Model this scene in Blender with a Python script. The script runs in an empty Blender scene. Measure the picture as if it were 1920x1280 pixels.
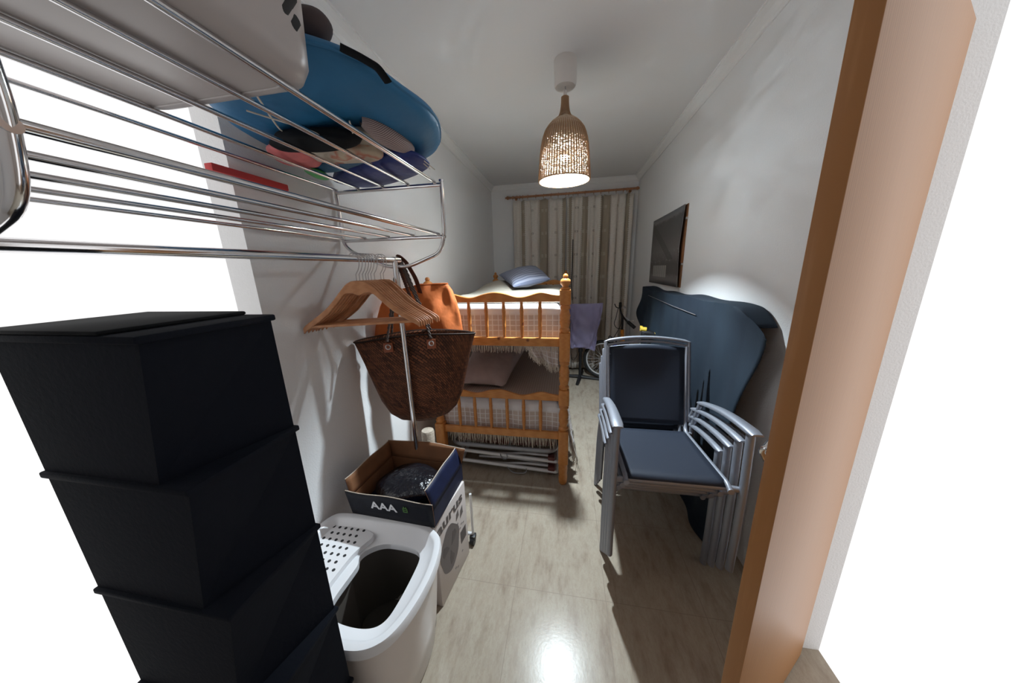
import bpy, bmesh, math, random
from mathutils import Vector, Matrix, Euler
random.seed(7)
PI = math.pi
COL = bpy.context.scene.collection
sc = bpy.context.scene

# ------------------------------------------------------------ helpers
def V(*a): return Vector(a)

class MB:
    """collects shapes into one mesh"""
    def __init__(s): s.bm = bmesh.new(); s.uv = None
    def box(s, x0, x1, y0, y1, z0, z1, bev=0.0, M=None, seg=2):
        b = bmesh.new(); bmesh.ops.create_cube(b, size=1)
        for v in b.verts:
            v.co = V((x0+x1)/2+v.co.x*(x1-x0), (y0+y1)/2+v.co.y*(y1-y0), (z0+z1)/2+v.co.z*(z1-z0))
        if bev > 0:
            bmesh.ops.bevel(b, geom=list(b.edges), offset=bev, segments=seg, profile=.5, affect='EDGES')
        s.merge(b, M); return s
    def merge(s, b, M=None):
        if M: b.transform(M)
        me = bpy.data.meshes.new('tmp'); b.to_mesh(me); b.free()
        s.bm.from_mesh(me); bpy.data.meshes.remove(me)
    def tube(s, pts, r, n=10, closed=False, cap=True, flat=1.0, up=None):
        pts = [Vector(p) for p in pts]; N = len(pts)
        rs = r if isinstance(r, (list, tuple)) else [r]*N
        rings = []; prev = None
        for i, p in enumerate(pts):
            if closed: t = (pts[(i+1) % N]-pts[i-1])
            else: t = pts[min(i+1, N-1)]-pts[max(i-1, 0)]
            t.normalize()
            if prev is None:
                a = Vector(up) if up else (V(0, 0, 1) if abs(t.z) < .9 else V(1, 0, 0))
            else: a = prev
            u = a - t*a.dot(t)
            if u.length < 1e-6: u = t.orthogonal()
            u.normalize(); prev = u; w = t.cross(u)
            rings.append([s.bm.verts.new(p+(u*math.cos(2*PI*k/n)*flat+w*math.sin(2*PI*k/n))*rs[i]) for k in range(n)])
        for i in range(N if closed else N-1):
            A, B = rings[i], rings[(i+1) % N]
            for k in range(n):
                s.bm.faces.new((A[k], A[(k+1) % n], B[(k+1) % n], B[k]))
        if cap and not closed:
            s.bm.faces.new(rings[0][::-1]); s.bm.faces.new(rings[-1])
        return s
    def lathe(s, prof, c, n=24, M=None, cap=True):
        b = bmesh.new(); rings = []
        for r, z in prof:
            rings.append([b.verts.new((r*math.cos(2*PI*k/n), r*math.sin(2*PI*k/n), z)) for k in range(n)])
        for i in range(len(prof)-1):
            for k in range(n):
                b.faces.new((rings[i][k], rings[i][(k+1) % n], rings[i+1][(k+1) % n], rings[i+1][k]))
        if cap:
            if prof[0][0] > 1e-5: b.faces.new(rings[0][::-1])
            if prof[-1][0] > 1e-5: b.faces.new(rings[-1])
        bmesh.ops.remove_doubles(b, verts=b.verts, dist=1e-6)
        if M: b.transform(M)
        b.transform(Matrix.Translation(Vector(c)))
        s.merge(b); return s
    def grid(s, f, nu, nv, wrapu=False, uvf=None):
        vs = [[s.bm.verts.new(f(i/(nu if wrapu else nu), j/nv)) for j in range(nv+1)] for i in range(nu if wrapu else nu+1)]
        L = s.bm.loops.layers.uv.verify() if uvf else None
        for i in range(nu):
            for j in range(nv):
                i2 = (i+1) % nu if wrapu else i+1
                fc = s.bm.faces.new((vs[i][j], vs[i2][j], vs[i2][j+1], vs[i][j+1]))
                if L:
                    for lp, (a, c) in zip(fc.loops, ((i, j), (i+1, j), (i+1, j+1), (i, j+1))):
                        lp[L].uv = uvf(a/nu, c/nv)
        return vs
    def prism(s, poly, f0, f1):
        """poly of 2-D points; f0/f1 map a point to 3-D on either side"""
        a = [s.bm.verts.new(f0(*p)) for p in poly]; b = [s.bm.verts.new(f1(*p)) for p in poly]
        n = len(poly)
        s.bm.faces.new(a[::-1]); s.bm.faces.new(b)
        for i in range(n): s.bm.faces.new((a[i], a[(i+1) % n], b[(i+1) % n], b[i]))
        return s
    def loft(s, loops, cap0=False, cap1=False):
        R = [[s.bm.verts.new(p) for p in L] for L in loops]; n = len(R[0])
        for A, B in zip(R, R[1:]):
            for k in range(n): s.bm.faces.new((A[k], A[(k+1) % n], B[(k+1) % n], B[k]))
        if cap0: s.bm.faces.new(R[0][::-1])
        if cap1: s.bm.faces.new(R[-1])
        return s

def arc_pts(P, rad, seg=6):
    """polyline with rounded corners"""
    P = [Vector(p) for p in P]; out = [P[0]]
    for i in range(1, len(P)-1):
        a, b, c = P[i-1], P[i], P[i+1]
        d1 = (a-b); d2 = (c-b); r = min(rad, d1.length*.49, d2.length*.49)
        p1 = b+d1.normalized()*r; p2 = b+d2.normalized()*r
        for k in range(seg+1):
            t = k/seg; out.append(p1*(1-t)**2+b*2*t*(1-t)+p2*t*t)
    out.append(P[-1]); return out

def root_matrix(o):
    M = Matrix.Identity(4)
    while o is not None:
        M = Matrix.LocRotScale(o.location, o.rotation_euler, None) @ M; o = o.parent
    return M

def obj(name, mb, mat, parent=None, smooth=40, recalc=True, label=None):
    bm = mb.bm
    if recalc: bmesh.ops.recalc_face_normals(bm, faces=bm.faces)
    if smooth:
        for f in bm.faces: f.smooth = True
        lim = math.radians(smooth)
        for e in bm.edges:
            if len(e.link_faces) == 2:
                try:
                    if e.calc_face_angle() > lim: e.smooth = False
                except ValueError: pass
    if parent is not None: bm.transform(root_matrix(parent).inverted())
    me = bpy.data.meshes.new(name); bm.to_mesh(me); bm.free()
    if mat: me.materials.append(mat)
    o = bpy.data.objects.new(name, me); COL.objects.link(o)
    if parent is not None: o.parent = parent
    if label: o['label'] = label
    return o

def centre(o):
    """put the origin of a top-level mesh at the base of its own shape"""
    co = [v.co for v in o.data.vertices]
    c = V((min(p.x for p in co)+max(p.x for p in co))/2, (min(p.y for p in co)+max(p.y for p in co))/2, min(p.z for p in co))
    o.data.transform(Matrix.Translation(-c)); o.location = c
    return o

def tag(o, label, cat, group=None, kind=None):
    o['label'] = label; o['category'] = cat
    if group: o['group'] = group
    if kind: o['kind'] = kind
    return o
def thing(name, label, cat, loc=(0, 0, 0), rz=0, group=None):
    o = bpy.data.objects.new(name, None); COL.objects.link(o)
    o.empty_display_size = .1
    o.location = loc; o.rotation_euler = (0, 0, rz)
    return tag(o, label, cat, group)
def struct(name, mb, mat, parent=None, smooth=0):
    o = obj(name, mb, mat, parent, smooth)
    if parent is None: o['kind'] = 'structure'
    return o
def dup(root, loc, rz, label=None):
    r = root.copy(); COL.objects.link(r); r.location = loc; r.rotation_euler = (0, 0, rz)
    if label: r['label'] = label
    for ch in list(root.children):
        c = ch.copy(); COL.objects.link(c); c.parent = r
        for g in ch.children:
            d = g.copy(); COL.objects.link(d); d.parent = c
    return r
def solid(o, t, off=-1):
    m = o.modifiers.new('thick', 'SOLIDIFY'); m.thickness = t; m.offset = off; return o
def subd(o, n=1):
    m = o.modifiers.new('sub', 'SUBSURF'); m.levels = n; m.render_levels = n; return o

# ------------------------------------------------------------ materials
def srgb(r, g, b):
    f = lambda c: (c/255/12.92) if c/255 <= .04045 else ((c/255+.055)/1.055)**2.4
    return (f(r), f(g), f(b), 1)
class N:
    """tiny node-graph helper"""
    def __init__(s, name, rough=.5, metal=0, spec=.5):
        s.m = bpy.data.materials.new(name); s.m.use_nodes = True
        s.t = s.m.node_tree; s.p = s.t.nodes['Principled BSDF']
        s.p.inputs['Roughness'].default_value = rough; s.p.inputs['Metallic'].default_value = metal
        s.p.inputs['Specular IOR Level'].default_value = spec
    def n(s, typ, **kw):
        x = s.t.nodes.new(typ)
        for k, v in kw.items():
            if k.startswith('i_'):
                key = k[2:].replace('_', ' ')
                x.inputs[key].default_value = v
            else: setattr(x, k, v)
        return x
    def l(s, a, b): s.t.links.new(a, b)
    def coord(s, kind='Object', scale=(1, 1, 1), rot=(0, 0, 0)):
        tc = s.n('ShaderNodeTexCoord'); mp = s.n('ShaderNodeMapping')
        mp.inputs['Scale'].default_value = scale; mp.inputs['Rotation'].default_value = rot
        s.l(tc.outputs[kind], mp.inputs['Vector']); return mp.outputs['Vector']
    def noise(s, vec, scale, detail=3, rough=.5):
        x = s.n('ShaderNodeTexNoise'); x.inputs['Scale'].default_value = scale
        x.inputs['Detail'].default_value = detail; x.inputs['Roughness'].default_value = rough
        s.l(vec, x.inputs['Vector']); return x.outputs['Fac']
    def math(s, op, a, b=None, clamp=False):
        x = s.n('ShaderNodeMath', operation=op); x.use_clamp = clamp
        for i, q in enumerate((a, b)):
            if q is None: continue
            if isinstance(q, (int, float)): x.inputs[i].default_value = q
            else: s.l(q, x.inputs[i])
        return x.outputs[0]
    def ramp(s, fac, stops):
        x = s.n('ShaderNodeValToRGB'); e = x.color_ramp.elements
        while len(e) < len(stops): e.new(.5)
        for k, (p, c) in enumerate(stops): e[k].position = p; e[k].color = c
        s.l(fac, x.inputs['Fac']); return x.outputs['Color']
    def mix(s, fac, a, b):
        x = s.n('ShaderNodeMix', data_type='RGBA')
        for i, q in ((0, fac), (6, a), (7, b)):
            if isinstance(q, (int, float, tuple)): x.inputs[i].default_value = q
            else: s.l(q, x.inputs[i])
        return x.outputs[2]
    def bump(s, h, strength=.3, dist=.01):
        x = s.n('ShaderNodeBump'); x.inputs['Strength'].default_value = strength
        x.inputs['Distance'].default_value = dist
        s.l(h, x.inputs['Height']); s.l(x.outputs['Normal'], s.p.inputs['Normal'])
    def col(s, c):
        if isinstance(c, tuple): s.p.inputs['Base Color'].default_value = c
        else: s.l(c, s.p.inputs['Base Color'])
        return s

def plain(name, c, rough=.5, metal=0, bump=None, vary=.0, spec=.5, scale=20):
    k = N(name, rough, metal, spec); v = k.coord()
    if vary:
        f = k.noise(v, scale, 4); a = tuple(x*(1-vary) for x in c[:3])+(1,); b = tuple(min(1, x*(1+vary)) for x in c[:3])+(1,)
        k.col(k.ramp(f, [(.3, a), (.7, b)]))
    else: k.col(c)
    if bump: k.bump(k.noise(v, bump[0], 3), bump[1], bump[2] if len(bump) > 2 else .004)
    return k.m

M = {}
M['wall'] = plain('wall_plaster', (.84, .835, .835, 1), .75, bump=(160, .5, .003), spec=.25)
M['ceiling'] = plain('ceiling_paint', (.82, .815, .82, 1), .85, spec=.2)
M['cove'] = plain('cove_gypsum', (.86, .855, .85, 1), .7, spec=.3)
M['chrome'] = plain('chrome', (.80, .79, .80, 1), .13, 1)
M['steel'] = plain('dull_steel', (.55, .54, .55, 1), .3, 1)
M['alu'] = plain('silver_painted_aluminium', (.27, .285, .33, 1), .42, .45)
M['white_tube'] = plain('white_lacquered_tube', (.72, .72, .73, 1), .35, .15)
M['grey_tube'] = plain('grey_lacquered_tube', (.33, .34, .37, 1), .35, .5)
M['black'] = plain('black_plastic', (.012, .012, .014, 1), .45)
M['rubber'] = plain('black_rubber', (.02, .02, .02, 1), .7)
M['yellow'] = plain('yellow_plastic', (.75, .52, .07, 1), .4)
M['white_plastic'] = plain('white_plastic', (.74, .74, .76, 1), .33)
M['warm_plastic'] = plain('warm_white_plastic', (.66, .60, .57, 1), .28)
M['carrier'] = plain('greige_plastic', (.46, .42, .41, 1), .3)
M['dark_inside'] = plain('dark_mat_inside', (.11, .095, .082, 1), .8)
M['hole'] = plain('painted_hole_shade', (.02, .02, .022, 1), .8)  # dark colour standing in for the shade inside holes and slots
M['navy_card'] = plain('navy_printed_card', (.008, .012, .040, 1), .55, vary=.2, spec=.25)
M['black_card'] = plain('black_printed_card', (.009, .010, .016, 1), .6, vary=.2, spec=.2)
M['kraft'] = plain('brown_card', (.20, .085, .035, 1), .8, vary=.15, scale=12)
M['kraft_edge'] = plain('card_edge', (.5, .42, .34, 1), .9)
M['white_card'] = plain('white_printed_card', (.62, .56, .54, 1), .5)
M['ink'] = plain('grey_ink', (.10, .085, .085, 1), .6)
M['ink_mid'] = plain('mid_grey_ink', (.15, .13, .13, 1), .6)
M['letter_white'] = plain('white_ink', (.78, .78, .80, 1), .5)
M['green_ink'] = plain('green_ink', (.10, .22, .06, 1), .5)
M['black_bag'] = plain('black_shiny_bag', (.006, .006, .009, 1), .25, bump=(30, .6, .02))
M['orange_cloth'] = plain('orange_canvas', (.60, .15, .03, 1), .75, vary=.18, bump=(9, .5, .02), scale=5)
M['leather'] = plain('brown_leather', (.11, .033, .018, 1), .5, bump=(60, .4, .004))
M['tan_leather'] = plain('tan_leather', (.30, .085, .035, 1), .55)
M['cord'] = plain('twisted_cord', (.10, .075, .065, 1), .8)
M['blue_cloth'] = plain('blue_nylon', (.018, .15, .32, 1), .55, vary=.15, bump=(7, .4, .02), scale=4)
M['navy_cloth'] = plain('navy_nylon', (.012, .028, .17, 1), .5, vary=.2, bump=(9, .5, .02), scale=6)
M['teal_cloth'] = plain('teal_nylon', (.015, .11, .22, 1), .55, bump=(9, .5, .02))
M['black_cloth'] = plain('black_fabric', (.006, .007, .009, 1), .8, spec=.2)
M['tower_cloth'] = plain('blue_black_fabric', (.005, .007, .013, 1), .8, spec=.15, bump=(120, .3, .002))
M['red_cloth'] = plain('red_fabric', (.55, .05, .05, 1), .7)
M['pink_cloth'] = plain('pink_fabric', (.60, .16, .16, 1), .7, vary=.2)
M['green'] = plain('green_plastic', (.06, .45, .10, 1), .4)
M['lilac'] = None
M['duvet'] = plain('beige_cotton', (.33, .30, .25, 1), .85, bump=(6, .5, .03), vary=.06)
M['taupe'] = plain('taupe_blanket', (.36, .29, .25, 1), .9, bump=(60, .5, .006), vary=.08)
M['pillowcase'] = plain('mauve_grey_pillowcase', (.42, .34, .32, 1), .85, bump=(8, .4, .02), vary=.05)
M['sheet'] = plain('white_cotton', (.74, .73, .74, 1), .85, bump=(7, .5, .02))
M['fringe'] = plain('cream_yarn', (.66, .60, .52, 1), .9)
M['bulb'] = None
M['canopy'] = plain('white_ceiling_canopy', (.72, .68, .65, 1), .4)
M['rod_wood'] = plain('orange_brown_wood', (.42, .19, .09, 1), .5, vary=.2)
M['orange_paint'] = plain('orange_bike_paint', (.72, .27, .03, 1), .35)
M['blue_part'] = plain('blue_anodised', (.03, .04, .55, 1), .3, .3)
M['fuzzy'] = plain('beige_plush', (.55, .47, .38, 1), .95, bump=(140, 1, .01), vary=.2)
M['brown_felt'] = plain('dark_brown_felt', (.075, .055, .055, 1), .85)
M['maroon'] = plain('maroon_plastic', (.13, .035, .03, 1), .45)

def wood(name, c1, c2, scale=(1, 1, 1), rough=.4, knots=False, ring=7):
    k = N(name, rough); v = k.coord('Object', scale)
    w = k.n('ShaderNodeTexWave', wave_type='BANDS'); w.inputs['Scale'].default_value = ring
    w.inputs['Distortion'].default_value = 5; w.inputs['Detail'].default_value = 3; w.inputs['Detail Scale'].default_value = 1.5
    k.l(v, w.inputs['Vector'])
    c = k.ramp(w.outputs['Fac'], [(.1, c1), (.9, c2)])
    if knots:
        vo = k.n('ShaderNodeTexVoronoi', feature='F1'); vo.inputs['Scale'].default_value = 7
        k.l(k.coord('Object', (1, 1, 1)), vo.inputs['Vector'])
        f = k.ramp(vo.outputs['Distance'], [(.07, (1, 1, 1, 1)), (.12, (0, 0, 0, 1))])
        c = k.mix(f, c, (.16, .035, .01, 1))
    k.col(c); return k.m
M['pine'] = wood('honey_pine', (.52, .195, .045, 1), (.57, .235, .06, 1), (1, 1, 6), .38, True)
M['pine_h'] = wood('honey_pine_rail', (.52, .205, .05, 1), (.59, .25, .068, 1), (.5, 4, 6), .38, True)
M['beech'] = wood('varnished_beech', (.48, .215, .10, 1), (.55, .265, .13, 1), (1, 6, 6), .38)
M['door_wood'] = wood('orange_brown_veneer', (.40, .17, .05, 1), (.46, .21, .07, 1), (8, 8, .6), .4, ring=4)

def floor_mat():
    k = N('beige_marble_tile', .24, 0, .22)
    v = k.coord('Object', (1, 1, 1))
    sp = k.n('ShaderNodeSeparateXYZ'); k.l(v, sp.inputs[0])
    def joint(o, off, per, w):
        a = k.math('ADD', o, off); a = k.math('DIVIDE', a, per); a = k.math('FRACT', a)
        a = k.math('SUBTRACT', a, .5); a = k.math('ABSOLUTE', a)
        return k.math('GREATER_THAN', a, .5-w/per)
    jx = joint(sp.outputs['X'], 10-.037+.4235*2-.0, .4235, .0013)
    jy = joint(sp.outputs['Y'], -1.105+.458*5, .458, .0013)
    j = k.math('MAXIMUM', jx, jy)
    v2 = k.coord('Object', (6, 1.7, 1)); n1 = k.noise(v2, 2.2, 8, .68)
    v3 = k.coord('Object', (16, 5, 1)); n2 = k.noise(v3, 3.2, 8, .72)
    base = k.ramp(n1, [(.34, (.265, .21, .16, 1)), (.46, (.365, .31, .243, 1)), (.55, (.40, .348, .275, 1)), (.68, (.30, .248, .19, 1))])
    vein = k.ramp(n2, [(.475, (0, 0, 0, 1)), (.5, (1, 1, 1, 1)), (.525, (0, 0, 0, 1))])
    vm = k.math('MULTIPLY', vein, .7)
    c = k.mix(vm, base, (.32, .26, .21, 1))
    c = k.mix(k.math('MULTIPLY', j, .85), c, (.27, .22, .18, 1)); k.col(c)
    h = k.math('SUBTRACT', k.math('MULTIPLY', k.noise(k.coord('Object', (1, 1, 1)), 90, 4), .35), j)
    k.bump(h, .22, .002)
    return k.m
M['floor'] = floor_mat()

def curtain_mat(name, stripes):
    """cream weave with darker bands; stripes = [(u0, u1)] in metres across the cloth"""
    k = N(name, .9, 0, .15)
    tc = k.n('ShaderNodeTexCoord'); sp = k.n('ShaderNodeSeparateXYZ'); k.l(tc.outputs['UV'], sp.inputs[0])
    u, v = sp.outputs['X'], sp.outputs['Y']
    band = None; edge = None; motif = None
    vf = k.math('FRACT', k.math('DIVIDE', v, .028))
    dash = k.math('GREATER_THAN', vf, .35)
    mf = k.math('ABSOLUTE', k.math('SUBTRACT', k.math('FRACT', k.math('DIVIDE', v, .30)), .5))
    mfa = k.math('LESS_THAN', mf, .07); mring = k.math('GREATER_THAN', k.math('FRACT', k.math('DIVIDE', v, .016)), .5)
    for a, b in stripes:
        x = k.math('MULTIPLY', k.math('GREATER_THAN', u, a), k.math('LESS_THAN', u, b))
        band = x if band is None else k.math('MAXIMUM', band, x)
        for e in (a-.004, b+.004):
            y = k.math('LESS_THAN', k.math('ABSOLUTE', k.math('SUBTRACT', u, e)), .009)
            edge = y if edge is None else k.math('MAXIMUM', edge, y)
        c = (a+b)/2
        d = k.math('ABSOLUTE', k.math('SUBTRACT', u, c))
        z = k.math('MULTIPLY', k.math('MULTIPLY', k.math('LESS_THAN', d, .028), k.math('GREATER_THAN', d, .008)), mfa)
        z = k.math('MULTIPLY', z, mring)
        motif = z if motif is None else k.math('MAXIMUM', motif, z)
    edge = k.math('MULTIPLY', edge, dash)
    v0 = k.coord('UV', (1, 1, 1)); n = k.noise(v0, 60, 3)
    cream = k.ramp(n, [(.3, (.68, .62, .56, 1)), (.7, (.76, .70, .63, 1))])
    c = k.mix(band, cream, (.38, .32, .25, 1))
    c = k.mix(k.math('MULTIPLY', edge, .8), c, (.74, .71, .66, 1))
    c = k.mix(k.math('MULTIPLY', motif, .7), c, (.62, .57, .5, 1))
    # tiny dark sprigs on the cream fields
    for c0 in [((stripes[i][1]+stripes[i+1][0])/2) for i in range(len(stripes)-1)]:
        d = k.math('ABSOLUTE', k.math('SUBTRACT', u, c0)); m2 = k.math('ABSOLUTE', k.math('SUBTRACT', k.math('FRACT', k.math('ADD', k.math('DIVIDE', v, .30), .02)), .5))
        q = k.math('MULTIPLY', k.math('LESS_THAN', d, .014), k.math('LESS_THAN', m2, .045))
        q = k.math('MULTIPLY', q, k.math('GREATER_THAN', k.math('ADD', k.math('MULTIPLY', d, 60), k.math('MULTIPLY', m2, 12)), .45))
        c = k.mix(k.math('MULTIPLY', q, .6), c, (.22, .19, .16, 1))
    k.col(c); k.bump(k.noise(v0, 300, 2), .2, .002)
    return k.m

def spread_mat():
    k = N('white_grid_bedspread', .9, 0, .15)
    tc = k.n('ShaderNodeTexCoord'); sp = k.n('ShaderNodeSeparateXYZ'); k.l(tc.outputs['UV'], sp.inputs[0])
    g = None
    for o in ('X', 'Y'):
        a = k.math('ABSOLUTE', k.math('SUBTRACT', k.math('FRACT', k.math('DIVIDE', sp.outputs[o], .040)), .5))
        a = k.math('GREATER_THAN', a, .43)
        g = a if g is None else k.math('MAXIMUM', g, a)
    band = k.math('GREATER_THAN', sp.outputs['Y'], .035)   # plain hem near the top edge
    n = k.noise(k.coord('UV'), 9, 3)
    cell = k.ramp(n, [(.3, (.53, .44, .40, 1)), (.7, (.66, .58, .54, 1))])
    c = k.mix(g, cell, (.84, .83, .84, 1)); c = k.mix(band, (.80, .80, .83, 1), c)
    k.col(c); k.bump(g, .6, .004); return k.m
M['spread'] = spread_mat()

def stripe_mat(name, axis, per, a, b, duty=.35, kind='Object'):
    k = N(name, .9, 0, .15); sp = k.n('ShaderNodeSeparateXYZ'); k.l(k.coord(kind), sp.inputs[0])
    x = k.math('FRACT', k.math('DIVIDE', sp.outputs[axis], per))
    f = k.math('LESS_THAN', x, duty); k.col(k.mix(f, a, b)); k.bump(k.noise(k.coord(kind), 80, 3), .3, .003); return k.m
M['striped'] = stripe_mat('blue_grey_striped_cover', 'Y', .034, (.25, .265, .33, 1), (.13, .145, .21, 1), .4, 'UV')
M['blanket'] = stripe_mat('ribbed_taupe_blanket', 'X', .018, (.40, .32, .28, 1), (.34, .27, .235, 1), .5)

def straw_mat():
    k = N('dark_woven_straw', .65, 0, .3)
    v = k.coord('UV', (1, 1, 1), (0, 0, math.radians(38)))
    ch = k.n('ShaderNodeTexBrick'); ch.inputs['Scale'].default_value = 1
    ch.offset = .5; ch.inputs['Brick Width'].default_value = .020; ch.inputs['Row Height'].default_value = .0075
    ch.inputs['Mortar Size'].default_value = .0009; ch.inputs['Color1'].default_value = (.22, .076, .034, 1)
    ch.inputs['Color2'].default_value = (.065, .024, .012, 1); ch.inputs['Mortar'].default_value = (.008, .004, .003, 1)
    k.l(v, ch.inputs['Vector']); n = k.noise(k.coord('UV'), 7, 5, .7)
    c = k.mix(k.ramp(n, [(.45, (0, 0, 0, 1)), (.75, (.45, .45, .45, 1))]), ch.outputs['Color'], (.19, .072, .03, 1))
    k.col(c); k.bump(k.math('SUBTRACT', 1, ch.outputs['Fac']), .9, .003); return k.m
M['straw'] = straw_mat()

def sling_mat():
    k = N('navy_mesh_sling', .6, 0, .3); v = k.coord('Object')
    c = k.n('ShaderNodeTexChecker'); c.inputs['Scale'].default_value = 500; k.l(v, c.inputs['Vector'])
    c.inputs['Color1'].default_value = (.013, .018, .030, 1); c.inputs['Color2'].default_value = (.020, .026, .042, 1)
    k.col(c.outputs['Color']); return k.m
M['sling'] = sling_mat()
def drape_mat():
    k = N('blue_black_cloth', .85, 0, .2); n = k.noise(k.coord('Object', (1, 1, .3)), 3, 4)
    k.col(k.ramp(n, [(.35, (.011, .017, .027, 1)), (.7, (.020, .033, .048, 1))])); k.bump(k.noise(k.coord('Object'), 300, 2), .3, .002); return k.m
M['drape'] = drape_mat()
def translucent(name, c, tr=.5, rough=.5, alpha=None):
    k = N(name, rough); k.col(c)
    t = k.n('ShaderNodeBsdfTranslucent'); t.inputs['Color'].default_value = c
    mx = k.n('ShaderNodeMixShader'); mx.inputs[0].default_value = tr
    k.l(k.p.outputs[0], mx.inputs[1]); k.l(t.outputs[0], mx.inputs[2])
    out = k.t.nodes['Material Output']; last = mx
    if alpha is not None:
        tp = k.n('ShaderNodeBsdfTransparent'); m2 = k.n('ShaderNodeMixShader'); m2.inputs[0].default_value = alpha
        k.l(tp.outputs[0], m2.inputs[1]); k.l(mx.outputs[0], m2.inputs[2]); last = m2
    k.l(last.outputs[0], out.inputs['Surface']); return k.m
M['lilac'] = translucent('lilac_plastic_film', (.56, .52, .80, 1), .3, .2, .93)
M['liner'] = translucent('woven_paper_cane', (.80, .70, .58, 1), .035, .8)
M['cane'] = plain('natural_cane', (.36, .21, .11, 1), .55)
M['weft'] = translucent('pale_woven_cane', (.62, .50, .38, 1), .008, .6)
M['net'] = None
def net_mat():
    k = N('pink_white_net', .7); v = k.coord('UV', (1, 1, 1), (0, 0, PI/4))
    sp = k.n('ShaderNodeSeparateXYZ'); k.l(v, sp.inputs[0]); g = None
    for o in ('X', 'Y'):
        a = k.math('ABSOLUTE', k.math('SUBTRACT', k.math('FRACT', k.math('MULTIPLY', sp.outputs[o], 80)), .5)); a = k.math('GREATER_THAN', a, .36)
        g = a if g is None else k.math('MAXIMUM', g, a)
    k.col(k.mix(g, (.10, .06, .07, 1), (.62, .50, .47, 1))); k.bump(g, .5, .002); return k.m
M['net'] = net_mat()
def beige_print():
    k = N('beige_printed_cloth', .7); n = k.noise(k.coord('Object'), 14, 2)
    k.col(k.ramp(n, [(.42, (.50, .43, .34, 1)), (.5, (.60, .52, .42, 1)), (.56, (.50, .18, .12, 1)), (.66, (.55, .45, .33, 1))])); return k.m
M['print'] = beige_print()
def emit(name, c, s):
    m = bpy.data.materials.new(name); m.use_nodes = True; t = m.node_tree; t.nodes.clear()
    e = t.nodes.new('ShaderNodeEmission'); e.inputs[0].default_value = c; e.inputs[1].default_value = s
    o = t.nodes.new('ShaderNodeOutputMaterial'); t.links.new(e.outputs[0], o.inputs[0]); return m
LAMP = 6400
M['bulb'] = emit('glowing_bulb', (.80, .925, 1, 1), LAMP)
def poster_mat():
    k = N('dark_grey_photo_print', .35); v = k.coord('Generated'); sp = k.n('ShaderNodeSeparateXYZ'); k.l(v, sp.inputs[0])
    y, z = sp.outputs['Y'], sp.outputs['Z']           # y runs to the far end, z up
    n = k.noise(k.coord('Generated', (1, 14, 16)), 1.2, 5, .7)
    c = k.ramp(k.math('ADD', z, k.math('MULTIPLY', k.math('SUBTRACT', n, .5), .12)), [(.0, (.17, .155, .15, 1)), (.13, (.16, .145, .14, 1)), (.16, (.08, .07, .07, 1)), (.3, (.055, .05, .052, 1)), (.48, (.15, .14, .14, 1)), (.7, (.075, .073, .078, 1)), (.90, (.06, .06, .066, 1)), (.93, (.15, .15, .155, 1))])
    lights = k.ramp(n, [(.58, (0, 0, 0, 1)), (.66, (1, 1, 1, 1))])
    zone = k.math('MULTIPLY', k.math('GREATER_THAN', z, .3), k.math('LESS_THAN', z, .5))
    c = k.mix(k.math('MULTIPLY', k.math('MULTIPLY', lights, zone), .6), c, (.42, .42, .42, 1))
    # a lattice beam reaching down from the upper far side
    d = k.math('ADD', k.math('MULTIPLY', y, .75), k.math('MULTIPLY', z, -1)); d = k.math('ABSOLUTE', k.math('ADD', d, .16))
    beam = k.math('MULTIPLY', k.math('LESS_THAN', d, .07), k.math('GREATER_THAN', z, .36))
    c = k.mix(k.math('MULTIPLY', beam, .7), c, (.03, .028, .03, 1))
    a = k.math('MULTIPLY', k.math('GREATER_THAN', y, .38), k.math('LESS_THAN', y, .86))
    b = k.math('MULTIPLY', k.math('GREATER_THAN', z, .11), k.math('LESS_THAN', z, .28))
    strp = k.math('ADD', .35, k.math('MULTIPLY', k.math('GREATER_THAN', k.math('FRACT', k.math('MULTIPLY', y, 14)), .4), .3))
    c = k.mix(k.math('MULTIPLY', k.math('MULTIPLY', a, b), strp), c, (.5, .49, .47, 1))
    k.col(c); return k.m
M['poster'] = poster_mat()

# ------------------------------------------------------------ the room
XL, XR, YB, YF, H = -1.054, .905, 4.45, -.45, 2.62
YL, YR = .875, 1.05        # the side walls as far as the photo shows them; the doorway beside the camera
struct('floor', MB().box(XL-.1, XR+.1, YF, YB, -.06, 0), M['floor'])
struct('ceiling', MB().box(XL-.1, XR+.1, YF, YB, H, H+.06), M['ceiling'])
struct('wall_left', MB().box(XL-.1, XL, YL, YB, 0, H), M['wall'])
struct('wall_right', MB().box(XR, XR+.1, YR, YB, 0, H), M['wall'])
struct('wall_left_near', MB().box(XL-.1, XL, YF, .20, 0, H), M['wall'])  # unseen stub, added to limit light from the white world
struct('wall_right_near', MB().box(XR, XR+.1, YF, .36, 0, H), M['wall'])  # unseen stub on this side too, added to narrow the lit gap
struct('wall_back', MB().box(XL-.1, XR+.1, YB, YB+.1, 0, H), M['wall'])
struct('wall_front', MB().box(XL-.1, XR+.1, YF-.1, YF, 0, H), M['wall'])  # unseen wall behind the camera, put in to block the white world
def cove(axis, a, b, at, sgn):
    """gypsum cove: stepped quarter profile"""
    prof = [(0, 0), (0, -.066), (.007, -.066), (.010, -.058), (.018, -.052), (.030, -.030), (.042, -.018), (.046, -.010), (.054, -.010), (.054, 0)]
    mb = MB()
    f = (lambda t: (lambda p, q: V(at+sgn*p, t, H+q))) if axis == 'y' else (lambda t: (lambda p, q: V(t, at+sgn*p, H+q)))
    mb.prism(prof, f(a), f(b)); return mb
struct('trim_1', cove('y', YL, YB, XL, 1), M['cove'])
struct('trim_2', cove('y', YR, YB, XR, -1), M['cove'])
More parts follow.
